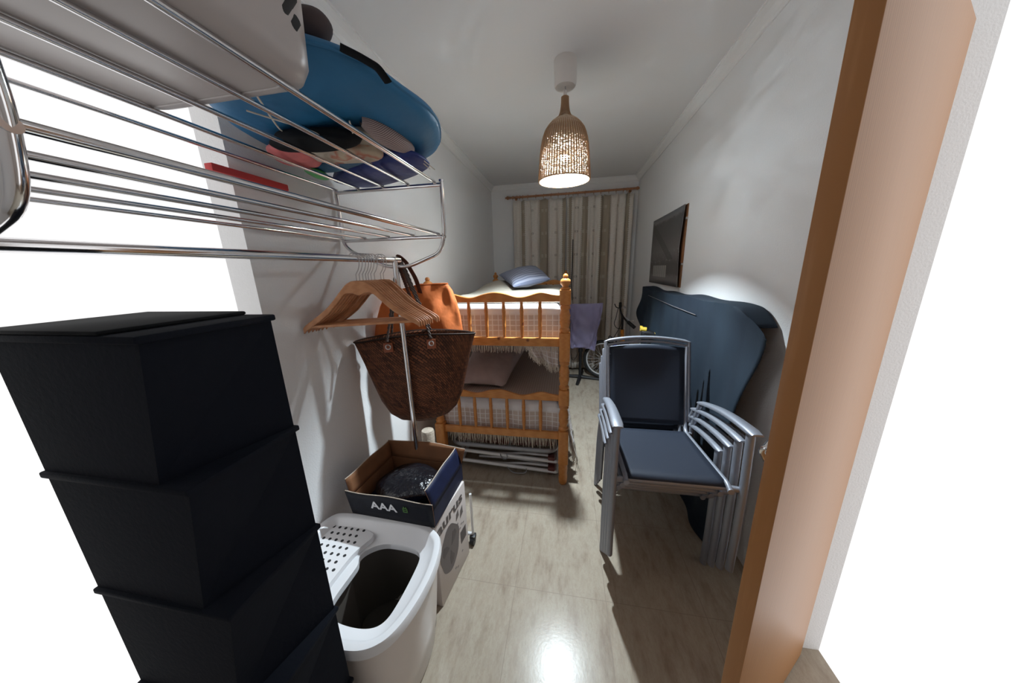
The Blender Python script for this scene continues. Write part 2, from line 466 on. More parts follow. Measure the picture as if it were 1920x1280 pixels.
struct('trim_3', cove('x', XL+.0, XR, YB, -1), M['cove'])

# the open door on the right
A = V(.42, .64, 0); Bp = V(.897, 1.045, 0); dv = (Bp-A); L = dv.length; ang = math.atan2(dv.y, dv.x)
dr = bpy.data.objects.new('door_1', None); COL.objects.link(dr); dr.location = A; dr.rotation_euler = (0, 0, ang); dr['kind'] = 'structure'
Md = Matrix.LocRotScale(A, Euler((0, 0, ang)), None)
obj('door_leaf', MB().box(0, L, -.036, 0, .008, 2.03, .002, Md), M['door_wood'], dr, 30)
hb = MB()
hb.tube([Md @ p for p in arc_pts([V(.055, 0, 1.085), V(.055, .020, 1.092), V(.060, .026, 1.075), V(.085, .024, 1.045), V(.10, .018, 1.03), V(.10, 0, 1.03)], .012)], .006, 10)
hb.tube([Md @ p for p in arc_pts([V(.055, .018, 1.090), V(.10, .022, 1.094), V(.16, .02, 1.09), V(.165, 0, 1.088)], .012)], .006, 10)
obj('door_handle', hb, M['chrome'], dr, label='chrome lever handle')

# ------------------------------------------------------------ pendant lamp
LX, LY = -.021, 2.005
KS = .962          # shade size
def ZS(z): return 2.009+(z-2.028)*KS
lamp = thing('pendant_lamp', 'bell-shaped woven cane pendant lamp, lit, hanging from the ceiling', 'lamp', (LX, LY, 2.007))
obj('canopy', MB().lathe([(.0, H), (.063, H), (.064, H-.012), (.061, H-.120), (.055, H-.131), (.03, H-.133), (.018, H-.128), (0, H-.128)], (LX, LY, 0), 40), M['canopy'], lamp)
obj('cord', MB().tube([(LX, LY, H-.125), (LX+.004, LY, ZS(2.50)), (LX+.004, LY, ZS(2.44))], .0035, 8), M['steel'], lamp)
obj('cord_grip', MB().lathe([(0, 0), (.010, 0), (.010, .030), (.006, .034), (0, .034)], (LX, LY, ZS(2.478)), 12), M['canopy'], lamp)
def shade_r(z):
    T = [(2.028, .1555), (2.06, .153), (2.12, .148), (2.18, .143), (2.24, .135), (2.285, .122), (2.315, .108), (2.345, .082), (2.36, .058), (2.375, .036), (2.40, .025), (2.44, .019), (2.478, .018)]
    for (a, ra), (b, rb) in zip(T, T[1:]):
        if a <= z <= b:
            t = (z-a)/(b-a); return ra+(rb-ra)*t
    return T[-1][1]
zs = [2.028+.45*i/54 for i in range(55)]
rb = MB(); nr = 58
for k in range(nr):
    a = 2*PI*k/nr
    rb.tube([(LX+(shade_r(z)*KS+.0035)*math.cos(a), LY+(shade_r(z)*KS+.0035)*math.sin(a), ZS(z)) for z in zs[::3]], [.0036 if z < 2.32 else (.0022 if z < 2.35 else .0012) for z in zs[::3]], 6)
wv = MB()
zr = [2.034]
while zr[-1] < 2.474:
    z = zr[-1]; sl_ = (shade_r(min(2.477, z+.003))-shade_r(z))/.003
    zr.append(z+.0057/math.sqrt(1+sl_*sl_))
for i, z in enumerate(zr):
    r0 = shade_r(z)*KS
    n = 116
    wv.tube([(LX+(r0-.0005+.0022*(1 if (k+i) % 2 else -1)*min(1, r0/.14)**2+random.uniform(-.0004, .0004))*math.cos(2*PI*k/n), LY+(r0-.0005+.0022*(1 if (k+i) % 2 else -1)*min(1, r0/.1))*math.sin(2*PI*k/n), ZS(z)+random.uniform(-.0013, .0013)) for k in range(n)], .00262+.00095*max(0, min(1, (z-2.13)/.17)), 5, closed=True)
sh = obj('shade', wv, M['weft'], lamp)
obj('cane_ribs', rb, M['cane'], sh)
obj('neck_light_stop', MB().lathe([(0, -.004), (.0175, -.004), (.0185, 0), (.017, .003), (0, .003)], (LX, LY, ZS(2.478)), 24), M['cane'], sh)  # added plug, stops light leaking up through the open neck
obj('shade_rim', MB().tube([(LX+.1505*math.cos(t*PI/32), LY+.1505*math.sin(t*PI/32), 2.008) for t in range(64)], .0042, 8, closed=True), M['cane'], sh)
BZ = 2.136
bl = obj('bulb', MB().lathe([(0, -.020), (.012, -.018), (.022, -.0115), (.0285, 0), (.030, .004), (.0295, .006), (0, .006)], (LX, LY, BZ), 32), M['bulb'], lamp, label='glowing dome of the bulb')
obj('bulb_neck', MB().lathe([(.0302, .0055), (.031, .008), (.026, .03), (.016, .045), (.0135, .06), (0, .06)], (LX, LY, BZ), 24), M['canopy'], bl)
obj('lamp_holder', MB().lathe([(0, 0), (.016, 0), (.019, .05), (.012, .07), (.008, .26), (0, .26)], (LX, LY, BZ+.055), 16), M['canopy'], lamp)

# ------------------------------------------------------------ curtains and rod
RY, RZ = 4.375, 2.452
rod = thing('curtain_rod', 'long orange-brown wooden curtain rod with turned finials on the back wall', 'curtain rod', (0, RY, RZ))
obj('pole', MB().tube([(-.78, RY, RZ-.004), (.86, RY, RZ+.003)], .0135, 16), M['rod_wood'], rod)
Rx = Matrix.Rotation(PI/2, 4, 'Y')
for s, x in ((-1, -.775), (1, .862)):
    pr = [(0, 0), (.017, 0), (.017, .008), (.012, .012), (.021, .022), (.024, .034), (.018, .046), (.010, .05), (.014, .056), (.009, .066), (0, .069)]
    if s > 0: pr = [(r, z*.6) for r, z in pr]
    obj('finial', MB().lathe(pr, (x, RY, RZ-.004 if s < 0 else RZ+.003), 18, Matrix.Rotation(s*PI/2, 4, 'Y')), M['rod_wood'], rod)
for x in (-.70, .80):
    obj('bracket', MB().tube([(x, RY, RZ-.012), (x, YB-.004, RZ-.012)], .008, 10).lathe([(.02, 0), (.02, .006), (0, .008)], (x, YB-.008, RZ-.012), 16, Matrix.Rotation(PI/2, 4, 'X')), M['rod_wood'], rod)
ring_x = [-.735, -.68, -.64, -.60, -.53, -.42, -.315, -.215, -.12, -.02, .02, .075, .14, .23, .34, .43, .53, .62, .71, .755]
for x in ring_x:
    r = MB().tube([(x+.003*math.sin(t), RY+.021*math.cos(t), RZ-.004+.021*math.sin(t)) for t in [2*PI*i/18 for i in range(18)]], .0032, 6, closed=True)
    r.tube([(x, RY, RZ-.025), (x, RY, RZ-.045)], .0015, 5)
    obj('ring', r, M['rod_wood'], rod)

def curtain(name, x0, x1, folds, amp, stripes, matname, label, seed, width):
    rnd = random.Random(seed); ph = [rnd.uniform(0, 6.28) for _ in range(5)]
    nu, nv = 220, 30
    def f(u, v):
        z = 2.405-(2.405-.035)*v
        sway = .012*math.sin(2*PI*folds*.37*u+ph[2])*v
        x = x0+(x1-x0)*u+.010*math.sin(2*PI*folds*u+ph[0]+1.3)+sway
        s = math.sin(2*PI*folds*u+ph[0])+.45*math.sin(2*PI*folds*1.9*u+ph[1]+1.2*v)+.3*math.sin(2*PI*folds*.5*u+ph[3])
        a = amp*(.45+.75*min(1, v*4))
        if v < .04: z -= (1-v/.04)*.018*abs(math.sin(PI*folds*1.3*u+ph[4]))
        return V(x, 4.345+a*s*.6, z)
    mb = MB(); mb.grid(f, nu, nv, uvf=lambda u, v: (u*width, v*2.4))
    o = obj(name, mb, curtain_mat(matname, stripes), None, 0, recalc=False)
    for p in o.data.polygons: p.use_smooth = True
    centre(o); solid(o, .003)
    return tag(o, label, 'curtain', 'striped curtains on the back wall')
curtain('curtain', -.735, -.02, 6, .026, [(.105, .175), (.375, .485), (.665, .715)], 'curtain_weave_left',
        'cream curtain with taupe woven stripes, the left panel, behind the upper bunk', 3, .715)
curtain('curtain', -.01, .835, 9, .030, [(.035, .065), (.215, .275), (.435, .550), (.755, .80)], 'curtain_weave_right',
        'cream curtain with taupe woven stripes, the right panel, above the bicycle', 8, .845)

# ------------------------------------------------------------ poster
po = thing('wall_poster', 'dark grey city photograph print curling off its board on the right wall', 'poster', (XR, 3.08, 1.317))
obj('backing_board', MB().box(XR-.006, XR-.001, 2.625, 3.545, 1.317, 1.944), M['kraft'], po, 0, label='brown fibreboard backing')
def pf(u, v):
    y = 2.632+(3.545-2.632)*u
    bow = .022*(1-u)**2*(1-.35*abs(2*v-1))
    return V(XR-.009-bow, y+ (.022*(1-abs(2*v-1))*(1-u)), 1.318+.624*v)
mb = MB(); mb.grid(pf, 24, 12); o = obj('print', mb, M['poster'], po, 60); solid(o, .0015)
for z in (1.50, 1.84):
    obj('clip', MB().box(XR-.014, XR-.001, 2.618, 2.645, z-.008, z+.008, .002), M['steel'], po)

# ------------------------------------------------------------ bunk bed
bed = thing('bunk_bed', 'honey pine bunk bed with turned posts along the left wall', 'bed', (-.46, 2.86, 0))
X1, X0, Y0, Y1 = -.004, -.897, 1.87, 3.84
def post(cx, cy):
    w = .034; mb = MB()
    def sq(z0, z1): mb.box(cx-w, cx+w, cy-w, cy+w, z0, z1, .007)
    def tn(z0, z1):
        d = z1-z0; m = (z0+z1)/2
        mb.lathe([(.024, z0-.004), (.030, z0+.01), (.033, z0+.02), (.025, z0+.032), (.031, z0+.06), (.034, m-.02), (.030, m-.008), (.033, m), (.030, m+.008), (.034, m+.02), (.031, z1-.06), (.025, z1-.032), (.033, z1-.02), (.030, z1-.01), (.024, z1+.004)], (cx, cy, 0), 28)
    mb.lathe([(.024, 0), (.029, .012), (.031, .05), (.029, .09), (.032, .12), (.028, .17)], (cx, cy, 0), 28)
    sq(.165, .42); tn(.42, .608); sq(.608, .718); tn(.718, .914); sq(.914, 1.102); tn(1.102, 1.277); sq(1.277, 1.370)
    mb.lathe([(.018, 1.366), (.030, 1.372), (.030, 1.378), (.019, 1.384), (.021, 1.392), (.030, 1.402), (.032, 1.414), (.028, 1.428), (.016, 1.437), (.012, 1.440), (.016, 1.447), (.014, 1.457), (.007, 1.463), (0, 1.464)], (cx, cy, 0), 28)
    return mb
for cx in (X0, X1):
    for cy in (Y0, Y1): obj('post', post(cx, cy), M['pine'], bed)
def wavy(z_bot, z_top, amp, y):
    pts = []; n = 60; a, b = X0+.03, X1-.03
    for i in range(n+1):
        t = i/n; d = min(t, 1-t)
        zz = z_top+amp*(.9*math.exp(-((t-.5)/.12)**2)+.75*math.exp(-((d-.14)/.07)**2)-.5*math.exp(-((d-.31)/.07)**2))
        pts.append((a+(b-a)*t, zz))
    poly = [(a, z_bot), (b, z_bot)]+pts[::-1]
    return MB().prism(poly, lambda p, q: V(p, y-.012, q), lambda p, q: V(p, y+.012, q))
for y in (Y0, Y1):
    for (zb, zt, zl0, zl1) in ((1.297, 1.338, 1.010, 1.066), (.634, .674, .349, .402)):
        o = obj('end_rail', wavy(zb, zt, .024, y), M['pine_h'], bed, 30)
        b_ = o.modifiers.new('b', 'BEVEL'); b_.width = .004; b_.segments = 2; b_.limit_method = 'ANGLE'
        obj('end_rail', MB().box(X0+.03, X1-.03, y-.012, y+.012, zl0, zl1, .004), M['pine_h'], bed)
        for i in range(7):
            x = -.160-.1165*i*1.0
            if x < X0+.05: continue
            h0, h1 = zl1-.004, zb+.006
            hh = h1-h0
            obj('spindle', MB().lathe([(.0085, 0), (.010, hh*.12), (.0125, hh*.3), (.013, hh*.32), (.0115, hh*.34), (.0125, hh*.5), (.0115, hh*.68), (.013, hh*.70), (.0125, hh*.72), (.0095, hh)], (x, y, h0), 14), M['pine'], bed)
for z in (1.02, .345):
    for x in (X0, X1):
        obj('side_rail', MB().box(x-.011, x+.011, Y0+.03, Y1-.03, z, z+.11, .004), M['pine_h'], bed)
    for k in range(9):
        y = Y0+.12+k*.215
        obj('bed_slat', MB().box(X0+.011, X1-.011, y, y+.07, z+.01, z+.028, .002), M['pine_h'], bed)
obj('ladder_rail', MB().box(X0+.03, X1-.03, Y1-.03, Y1-.012, 1.14, 1.20, .004), M['pine_h'], bed)

def mattress(name, z0, z1, label):
    mb = MB().box(X0+.03, X1-.03, Y0+.045, Y1-.035, z0, z1, .04, seg=4)
    o = obj(name, mb, M['sheet'], None, 60); centre(o); return tag(o, label, 'mattress', 'mattresses of the bunk bed')
mattress('mattress', 1.05, 1.245, 'white mattress on the upper bunk under the grid bedspread')
mattress('mattress', .375, .575, 'white mattress on the lower bunk under the taupe blanket')

def fringe_strands(x0, x1, y, z, n, ln, parent, rnd, ysp=.004):
    mb = MB()
    for i in range(n):
        x = x0+(x1-x0)*i/(n-1)+rnd.uniform(-.003, .003); l = ln*rnd.uniform(.75, 1.15); s = rnd.uniform(-.012, .012); yy = y+rnd.uniform(-ysp, ysp)
        mb.tube([(x, yy, z), (x+s*.3, yy-.002, z-l*.5), (x+s, yy+rnd.uniform(-.005, .005), z-l)], [.0022, .0018, .0009], 4)
    return obj('fringe', mb, M['fringe'], parent)
rnd = random.Random(5)
# upper bedspread: lies over the mattress, hangs at the foot end inside the rails
def spread(name, ztop, zbot, label, hem=.0, sag=.008, wig=.006):
    nb = 70
    def f(u, v):
        x = X0+.018+(X1-X0-.036)*u
        if v < .3:                       # up the hanging foot panel
            t = v/.3; z = zbot+(ztop-.03-zbot)*t; y = Y0+.036-.0*t
            y += -wig*math.sin(u*19+t*2)*math.sin(PI*t)*.7
        elif v < .36:
            t = (v-.3)/.06; a = t*PI/2; y = Y0+.036+.03*(1-math.cos(a)); z = ztop-.03+.03*math.sin(a)
        else:
            t = (v-.36)/.64; y = Y0+.066+t*(Y1-Y0-.115); z = ztop+sag*(math.sin(u*7+t*9)+math.sin(u*13-t*5))*.4*min(1, t*8)*min(1, (1-t)*6)
        e = min(u, 1-u)
        if e < .05: z -= (1-e/.05)**2*.06*(1 if v > .3 else 0)
        return V(x, y, z)
    mb = MB(); mb.grid(f, nb, 60, uvf=lambda u, v: (u*.86, (ztop-zbot)*(1-v/.3) if v < .3 else .0))
    root = thing(name, label, 'bedspread', (-.45, 2.86, zbot))
    o = obj('cover', mb, M['spread'], root, 80); solid(o, .004)
    return root
sp = spread('bedspread', 1.275, 1.012, 'white grid-weave fringed bedspread tucked over the upper bunk')
fringe_strands(X0+.08, X1-.04, Y0+.030, 1.016, 150, .060, sp, rnd)
# the loose corner that hangs beside the front post
def corner(u, v):
    x = -.335+.29*u; y = Y0+.06+.05*u+.02*math.sin(u*9+v*3); z = 1.03-(.03+.17*min(1, (.25+.85*u) if u < .8 else .93))*v*(1.0)
    x += .06*v*(1-u)*1.6
    return V(x, y+.018*math.sin(u*16)*v, z)
mb = MB(); mb.grid(corner, 26, 14, uvf=lambda u, v: (u*.3, .1+v*.2)); o = obj('hanging_corner', mb, M['spread'], sp, 80); solid(o, .004)
mb = MB()
for i in range(80):
    u = i/79; p = corner(u, 1); l = .045*rnd.uniform(.7, 1.2)
    mb.tube([p, p+V(rnd.uniform(-.006, .006), -.002, -l*.5), p+V(rnd.uniform(-.012, .012), 0, -l)], [.0024, .0019, .001], 4)
obj('fringe', mb, M['fringe'], sp)

# the beige duvet on the upper bunk
def duvet(u, v):
    x = X0+.03+(X1-X0-.06)*u; y = Y0+.10+(Y1-Y0-.16)*v
    b = math.exp(-((u-.22)/.22)**2-((v-.62)/.2)**2)*.085
    e = min(1, min(u, 1-u)*14, min(v, 1-v)*14)
    return V(x, y, 1.279+(.022+.010*math.sin(u*8+v*11)*math.sin(v*7-u*5)+b)*e**.5)
mb = MB(); mb.grid(duvet, 50, 70); o = obj('duvet', mb, M['duvet'], None, 80); centre(o); solid(o, .006, 1)
tag(o, 'rumpled beige duvet lying on the upper bunk under the striped cushion', 'duvet')

def cushion(name, corners, thick, mat, label, cat, sub=22, seam=True):
    P = [Vector(c) for c in corners]      # near, right, far, left
    nrm = (P[1]-P[0]).cross(P[3]-P[0]).normalized()
    if nrm.z < 0: nrm = -nrm
    mb = MB()
    for s in (1, -1):
        def f(u, v):
            pin = 1-.07*(math.sin(PI*u)*(abs(2*v-1)**3)+math.sin(PI*v)*(abs(2*u-1)**3))
            uu = .5+(u-.5)*pin; vv = .5+(v-.5)*pin
            p = P[0]*(1-uu)*(1-vv)+P[1]*uu*(1-vv)+P[2]*uu*vv+P[3]*(1-uu)*vv
            h = (math.sin(PI*u)*math.sin(PI*v))**.45
            w = .06*math.sin(u*17+v*3)*math.sin(v*12)
            return p+nrm*s*thick*.5*h*(1+w)
        mb.grid(f, sub, sub, uvf=lambda u, v: (u*.5, v*.44))
    bmesh.ops.remove_doubles(mb.bm, verts=mb.bm.verts, dist=.0005)
    o = obj(name, mb, mat, None, 80)
    centre(o); return tag(o, label, cat)
cushion('striped_cushion', [(-.452, 2.62, 1.345), (-.140, 2.92, 1.395), (-.33, 3.34, 1.525), (-.69, 3.08, 1.445)], .15, M['striped'],
        'blue-grey striped cushion lying askew on the upper bunk', 'cushion')

# lower bunk
lb = spread('bedspread', .592, .36, 'white fringed bedspread hanging at the foot of the lower bunk', wig=.012)
fringe_strands(X0+.06, X1-.05, Y0+.030, .362, 170, .105, lb, rnd)
def side_fall(u, v):
    y = Y0+.055+.30*u; x = X1+.016+.02*v+.014*math.sin(u*20+v*2)*v+.045*v*v*(1-u); z = .57-.36*v*(1-.45*u)
    return V(x, y-.02*v, z)
mb = MB(); mb.grid(side_fall, 24, 20, uvf=lambda u, v: (u*.3, .1+v*.4)); o = obj('side_fall', mb, M['spread'], lb, 80); solid(o, .003)
mb = MB()
for i in range(90):
    u = i/89; p = side_fall(u, 1); l = rnd.uniform(.09, .15)
    mb.tube([p, p+V(rnd.uniform(-.004, .012), 0, -l*.5), p+V(rnd.uniform(-.006, .03), rnd.uniform(-.01, .01), -l)], [.0022, .0018, .001], 4)
for i in range(60):
    v = .15+.8*i/59; p = side_fall(0, v)
    mb.tube([p, p+V(.006, -.016, -.02), p+V(.012+rnd.uniform(-.008, .008), -.020, -.055)], [.002, .0016, .001], 4)
obj('fringe', mb, M['fringe'], lb)
def blanket(u, v):
    x = X0+.03+(X1-X0-.045)*u; y = Y0+.075+(Y1-Y0-.14)*v
    e = min(1, min(u, 1-u)*10)
    return V(x, y, .602+(.016+.008*math.sin(v*14+u*3)*math.sin(u*6))*e**.5)
mb = MB(); mb.grid(blanket, 50, 60); o = obj('blanket', mb, M['blanket'], None, 80); centre(o); solid(o, .008, 1)
tag(o, 'ribbed taupe blanket spread over the lower bunk', 'blanket')
cushion('pillow', [(-.80, 1.98, .68), (-.44, 2.02, .655), (-.30, 2.62, .86), (-.80, 2.62, .90)], .17, M['pillowcase'],
        'large mauve-grey pillow propped on the lower bunk behind the woven basket', 'pillow')

# ------------------------------------------------------------ under the bed
ln = thing('folding_lounger', 'folded lounger with wide grey tube frame under the bunk bed, topmost', 'lounger', (-.46, 2.4, 0))
P = arc_pts([(-.80, 2.75, .30), (-.855, 1.93, .215), (-.05, 1.93, .205), (-.055, 2.75, .30)], .09, 8)
obj('frame', MB().tube(P, .0155, 12, flat=1.25), M['grey_tube'], ln)
obj('crossbar', MB().tube([(-.40, 1.95, .225), (-.375, 2.6, .30)], .011, 10), M['grey_tube'], ln)
mb = MB(); mb.grid(lambda u, v: V(-.82+.75*u, 1.96+.75*v, .235+.075*v-.02*math.sin(PI*u)), 16, 12)
o = obj('fabric', mb, M['maroon'], ln, 80); solid(o, .004)
obj('leg', MB().tube(arc_pts([(-.74, 2.74, .29), (-.74, 2.60, .03), (-.16, 2.60, .03), (-.16, 2.74, .29)], .05), .010, 10), M['grey_tube'], ln)
def folded_chair(z, yy, lab, flip):
    t = thing('folding_chair', lab, 'folding chair', (-.43, yy+.2, z), 0, 'folding chairs stored under the bed')
    s = -1 if flip else 1
    obj('frame', MB().tube(arc_pts([(-.775, yy, z+.050), (-.05, yy, z+.012)], .02), .0135, 12)
        .tube(arc_pts([(-.775, yy, z+.050), (-.80, yy+.25, z+.05), (-.80, yy+.5, z+.05)], .03), .0125, 12)
        .tube(arc_pts([(-.05, yy, z+.012), (-.06, yy+.5, z+.012)], .03), .0125, 12), M['white_tube'], t)
    obj('leg', MB().tube(arc_pts([(-.72, yy+.035, z+.018), (-.45, yy+.035, z+.020), (-.30, yy+.035, z+.040), (-.09, yy+.035, z+.034)], .06), .010, 10), M['white_tube'], t)
    obj('leg', MB().tube(arc_pts([(-.66, yy+.07, z+.044), (-.36, yy+.07, z+.052), (-.12, yy+.07, z+.018)], .05), .010, 10), M['white_tube'], t)
    obj('sleeve', MB().tube([(-.70, yy+.035, z+.019), (-.57, yy+.035, z+.020)], .0145, 10), M['grey_tube'], t, label='grey plastic sleeve')
    obj('hinge', MB().box(-.115, -.062, yy-.010, yy+.055, z-.004, z+.048, .008), M['maroon'], t, label='dark red-brown plastic hinge')
    bp = [(-.42, yy-.012, z+.03), (-.39, yy-.02, z-.0), (-.36, yy-.022, z-.018+.006), (-.29, yy-.022, z-.012+.006), (-.27, yy-.015, z+.006), (-.275, yy-.012, z+.03)] if flip else \
         [(-.47, yy-.014, z+.05), (-.46, yy-.02, z+.02), (-.435, yy-.02, z+.008), (-.415, yy-.02, z+.02), (-.42, yy-.014, z+.055)]
    obj('strap', MB().tube(arc_pts(bp, .02), .0055, 8, flat=.5), M['grey_tube'], t, label='grey webbing strap')
    return t
folded_chair(.105, 1.94, 'folded chair of white tube under the bed, directly below the grey lounger', False)
folded_chair(.022, 1.935, 'folded chair of white tube under the bed, lowest, resting on the tiles', True)

# plush column by the bed's left post
o = obj('scratching_post', MB().lathe([(0, 0), (.12, 0), (.12, .02), (.042, .022), (.044, .1), (.041, .3), (.043, .46), (.038, .475), (0, .478)], (-.895, 1.66, 0), 32), M['fuzzy'], None)
centre(o); tag(o, 'beige plush column standing on the floor behind the open box', 'scratching post')

# ------------------------------------------------------------ fan under a lilac bag
fan = thing('pedestal_stand', 'black pedestal with crossed feet standing by the curtain under a lilac bag', 'stand', (.205, 4.0, 0))
px_, py_ = .205, 4.0
for a in (12, 102, 192, 282):
    ca, sa = math.cos(math.radians(a-22)), math.sin(math.radians(a-22))
    obj('foot', MB().tube([(px_, py_, .03), (px_+.27*ca, py_+.27*sa, .014)], [.026, .020], 8), M['black'], fan)
obj('pole', MB().tube([(px_, py_, .01), (px_, py_, .40)], .019, 14).tube([(px_, py_, .40), (px_, py_, .95)], .012, 12).lathe([(.019, .38), (.028, .39), (.028, .42), (.018, .44)], (px_, py_, 0), 16), M['black'], fan)
obj('grille', MB().tube([(px_+.02+.15*math.cos(t*PI/16), py_, .82+.15*math.sin(t*PI/16)) for t in range(32)], .006, 6, closed=True).tube([(px_+.02-.15, py_, .82), (px_+.17, py_, .82)], .004, 6), M['black'], fan)
obj('cable', MB().tube(arc_pts([(px_, py_+.02, .46), (px_-.05, py_+.02, .30), (px_-.10, py_+.01, .24), (px_-.13, py_+.02, .33), (px_-.14, py_+.03, .5)], .05), .003, 6), M['black'], fan)
def bag(u, v):
    a = 2*PI*u; z = 1.035-.585*v
    wr = .215*(1-.28*v) if True else .2
    ca, sa = math.cos(a), math.sin(a)
    sx = math.copysign(abs(ca)**.75, ca)*wr; sy = math.copysign(abs(sa)**.9, sa)*(.012+.065*math.sin(PI*min(1, v*1.05+.02))**.6)
    if ca > 0: z += -.03*v*ca+.01*(1-v)*ca
    cx = .258-.03*v
    wq = .010*math.sin(13*v+5*a)+.008*math.sin(21*v-8*a+1)+.006*math.sin(7*v+13*a)
    return V(cx+sx+.006*math.sin(9*v+3*a), 3.965+sy+wq, z+.012*math.sin(a*3)*v)
mb = MB(); mb.grid(bag, 64, 26, wrapu=True); o = obj('plastic_bag', mb, M['lilac'], None, 80); centre(o)
tag(o, 'translucent lilac plastic bag pulled over the top of the black pedestal', 'plastic bag')
o = obj('hanging_cable', MB().tube([(.080, 4.262, 1.86), (.078, 4.262, 1.45), (.070, 4.262, 1.30), (.085, 4.20, 1.06)], .006, 8), M['black'], None); centre(o)
tag(o, 'thin black cable hanging down between the two curtain panels', 'cable')

# ------------------------------------------------------------ bicycle
bk = thing('bicycle', 'orange bicycle with black handlebar parked by the right end of the curtains', 'bicycle', (.55, 3.6, 0))
def wheel(c, ax, R, name):
    c = Vector(c); ax = Vector(ax).normalized(); u = ax.cross(V(0, 0, 1)).normalized(); w = V(0, 0, 1)
    ring = lambda r, n=48: [c+u*r*math.cos(2*PI*i/n)+w*r*math.sin(2*PI*i/n) for i in range(n)]
    t = obj(name, MB().tube(ring(R-.018), .021, 10, closed=True), M['rubber'], bk)
    obj('rim', MB().tube(ring(R-.046), .011, 8, closed=True), M['white_tube'], t)
    s = MB()
    for i in range(28):
        a = 2*PI*i/28; b = a+(.9 if i % 2 else -.9)
        h = c+ax*(.025 if i % 4 < 2 else -.025)+u*.018*math.cos(b)+w*.018*math.sin(b)
        s.tube([h, c+u*(R-.045)*math.cos(a)+w*(R-.045)*math.sin(a)], .0018, 4)
    obj('spokes', s, M['white_tube'], t)
    obj('hub', MB().tube([c-ax*.045, c+ax*.045], .016, 12), M['steel'], t)
RW = .268
wheel((.515, 4.05, RW), (.12, 1, 0), RW, 'front_wheel')
wheel((.60, 3.02, RW), (1, .06, 0), RW, 'rear_wheel')
hd = V(.72, 3.98, 0)
obj('fork', MB().tube(arc_pts([(.50, 4.0, RW), (.60, 3.975, .46), (.70, 3.97, .52)], .05), .011, 10)
    .tube(arc_pts([(.53, 4.11, RW), (.62, 4.06, .46), (.70, 3.98, .52)], .05), .011, 10), M['blue_part'], bk, label='dark blue fork')
obj('frame', MB().tube([(.735, 3.975, .50), (.722, 3.97, .70)], .023, 14).tube([(.725, 3.96, .64), (.66, 3.42, .55)], .019, 12)
    .tube([(.732, 3.96, .54), (.64, 3.40, .29)], .021, 12).tube([(.66, 3.42, .60), (.64, 3.40, .28)], .017, 12)
    .tube([(.645, 3.40, .29), (.66, 3.02, RW)], .009, 8).tube([(.645, 3.40, .29), (.54, 3.02, RW)], .009, 8)
    .tube([(.66, 3.42, .52), (.66, 3.02, RW)], .008, 8).tube([(.65, 3.42, .52), (.54, 3.02, RW)], .008, 8), M['orange_paint'], bk)
obj('stem', MB().tube([(.722, 3.97, .70), (.715, 3.95, .86), (.70, 3.93, .90)], .014, 10), M['black'], bk)
obj('handlebar', MB().tube(arc_pts([(.66, 3.90, 1.02), (.69, 3.93, .92), (.70, 3.93, .90), (.74, 3.93, .84), (.80, 3.90, .78)], .03), .011, 10), M['black'], bk)
obj('grip', MB().tube([(.672, 3.90, 1.0), (.662, 3.86, 1.055)], .017, 12), M['rubber'], bk)
obj('grip', MB().tube([(.775, 3.92, .81), (.85, 3.86, .745)], .022, 12), M['rubber'], bk)
obj('brake_lever', MB().tube(arc_pts([(.70, 3.90, 1.0), (.65, 3.88, .99), (.615, 3.87, 1.0), (.595, 3.86, 1.045)], .02), .006, 8), M['black'], bk)
obj('brake_lever', MB().tube(arc_pts([(.74, 3.9, .87), (.79, 3.86, .83), (.82, 3.84, .84)], .02), .007, 8), M['steel'], bk)
obj('bell', MB().lathe([(0, .0), (.03, .002), (.028, .018), (.014, .03), (0, .033)], (.705, 3.88, .985), 18), M['steel'], bk)
obj('brake_cable', MB().tube(arc_pts([(.64, 3.87, .99), (.62, 3.87, .86), (.60, 3.88, .80), (.63, 3.88, .735), (.70, 3.92, .72)], .05), .004, 6)
    .tube(arc_pts([(.69, 3.9, .93), (.69, 3.88, .78), (.64, 3.9, .66), (.60, 3.95, .56)], .05), .004, 6), M['black'], bk)
obj('brake_caliper', MB().box(.585, .62, 3.93, 3.99, .53, .60, .008).tube(arc_pts([(.55, 3.94, .56), (.56, 3.93, .63), (.60, 3.93, .60)], .02), .006, 6).tube([(.645, 3.94, .54), (.68, 3.94, .60)], .012, 8), M['black'], bk)
obj('saddle', MB().box(.585, .715, 3.28, 3.50, .60, .65, .022, seg=3), M['black'], bk)

# yellow and black handled tool standing in front of the draped cloth
tl = thing('hand_pump', 'grey-shafted tool with black and yellow handle standing before the dark cloth', 'tool', (.60, 2.84, 0))
obj('shaft', MB().tube([(.575, 2.80, .02), (.680, 2.84, .90)], .0085, 10), M['steel'], tl)
obj('foot', MB().box(.525, .625, 2.74, 2.86, .0, .022, .008), M['black'], tl)
obj('handle', MB().tube([(.685, 2.84, .905), (.745, 2.83, .898), (.80, 2.82, .880)], [.022, .03, .024], 12).box(.685, .72, 2.81, 2.87, .87, .90, .008), M['black'], tl)
obj('grip', MB().tube([(.672, 2.83, .937), (.722, 2.83, .932)], [.019, .021], 12).tube([(.68, 2.84, .945), (.685, 2.84, .962)], .013, 10), M['yellow'], tl, label='yellow end')
obj('grip', MB().tube([(.785, 2.82, .893), (.818, 2.81, .884)], [.017, .015], 12), M['yellow'], tl, label='yellow end')

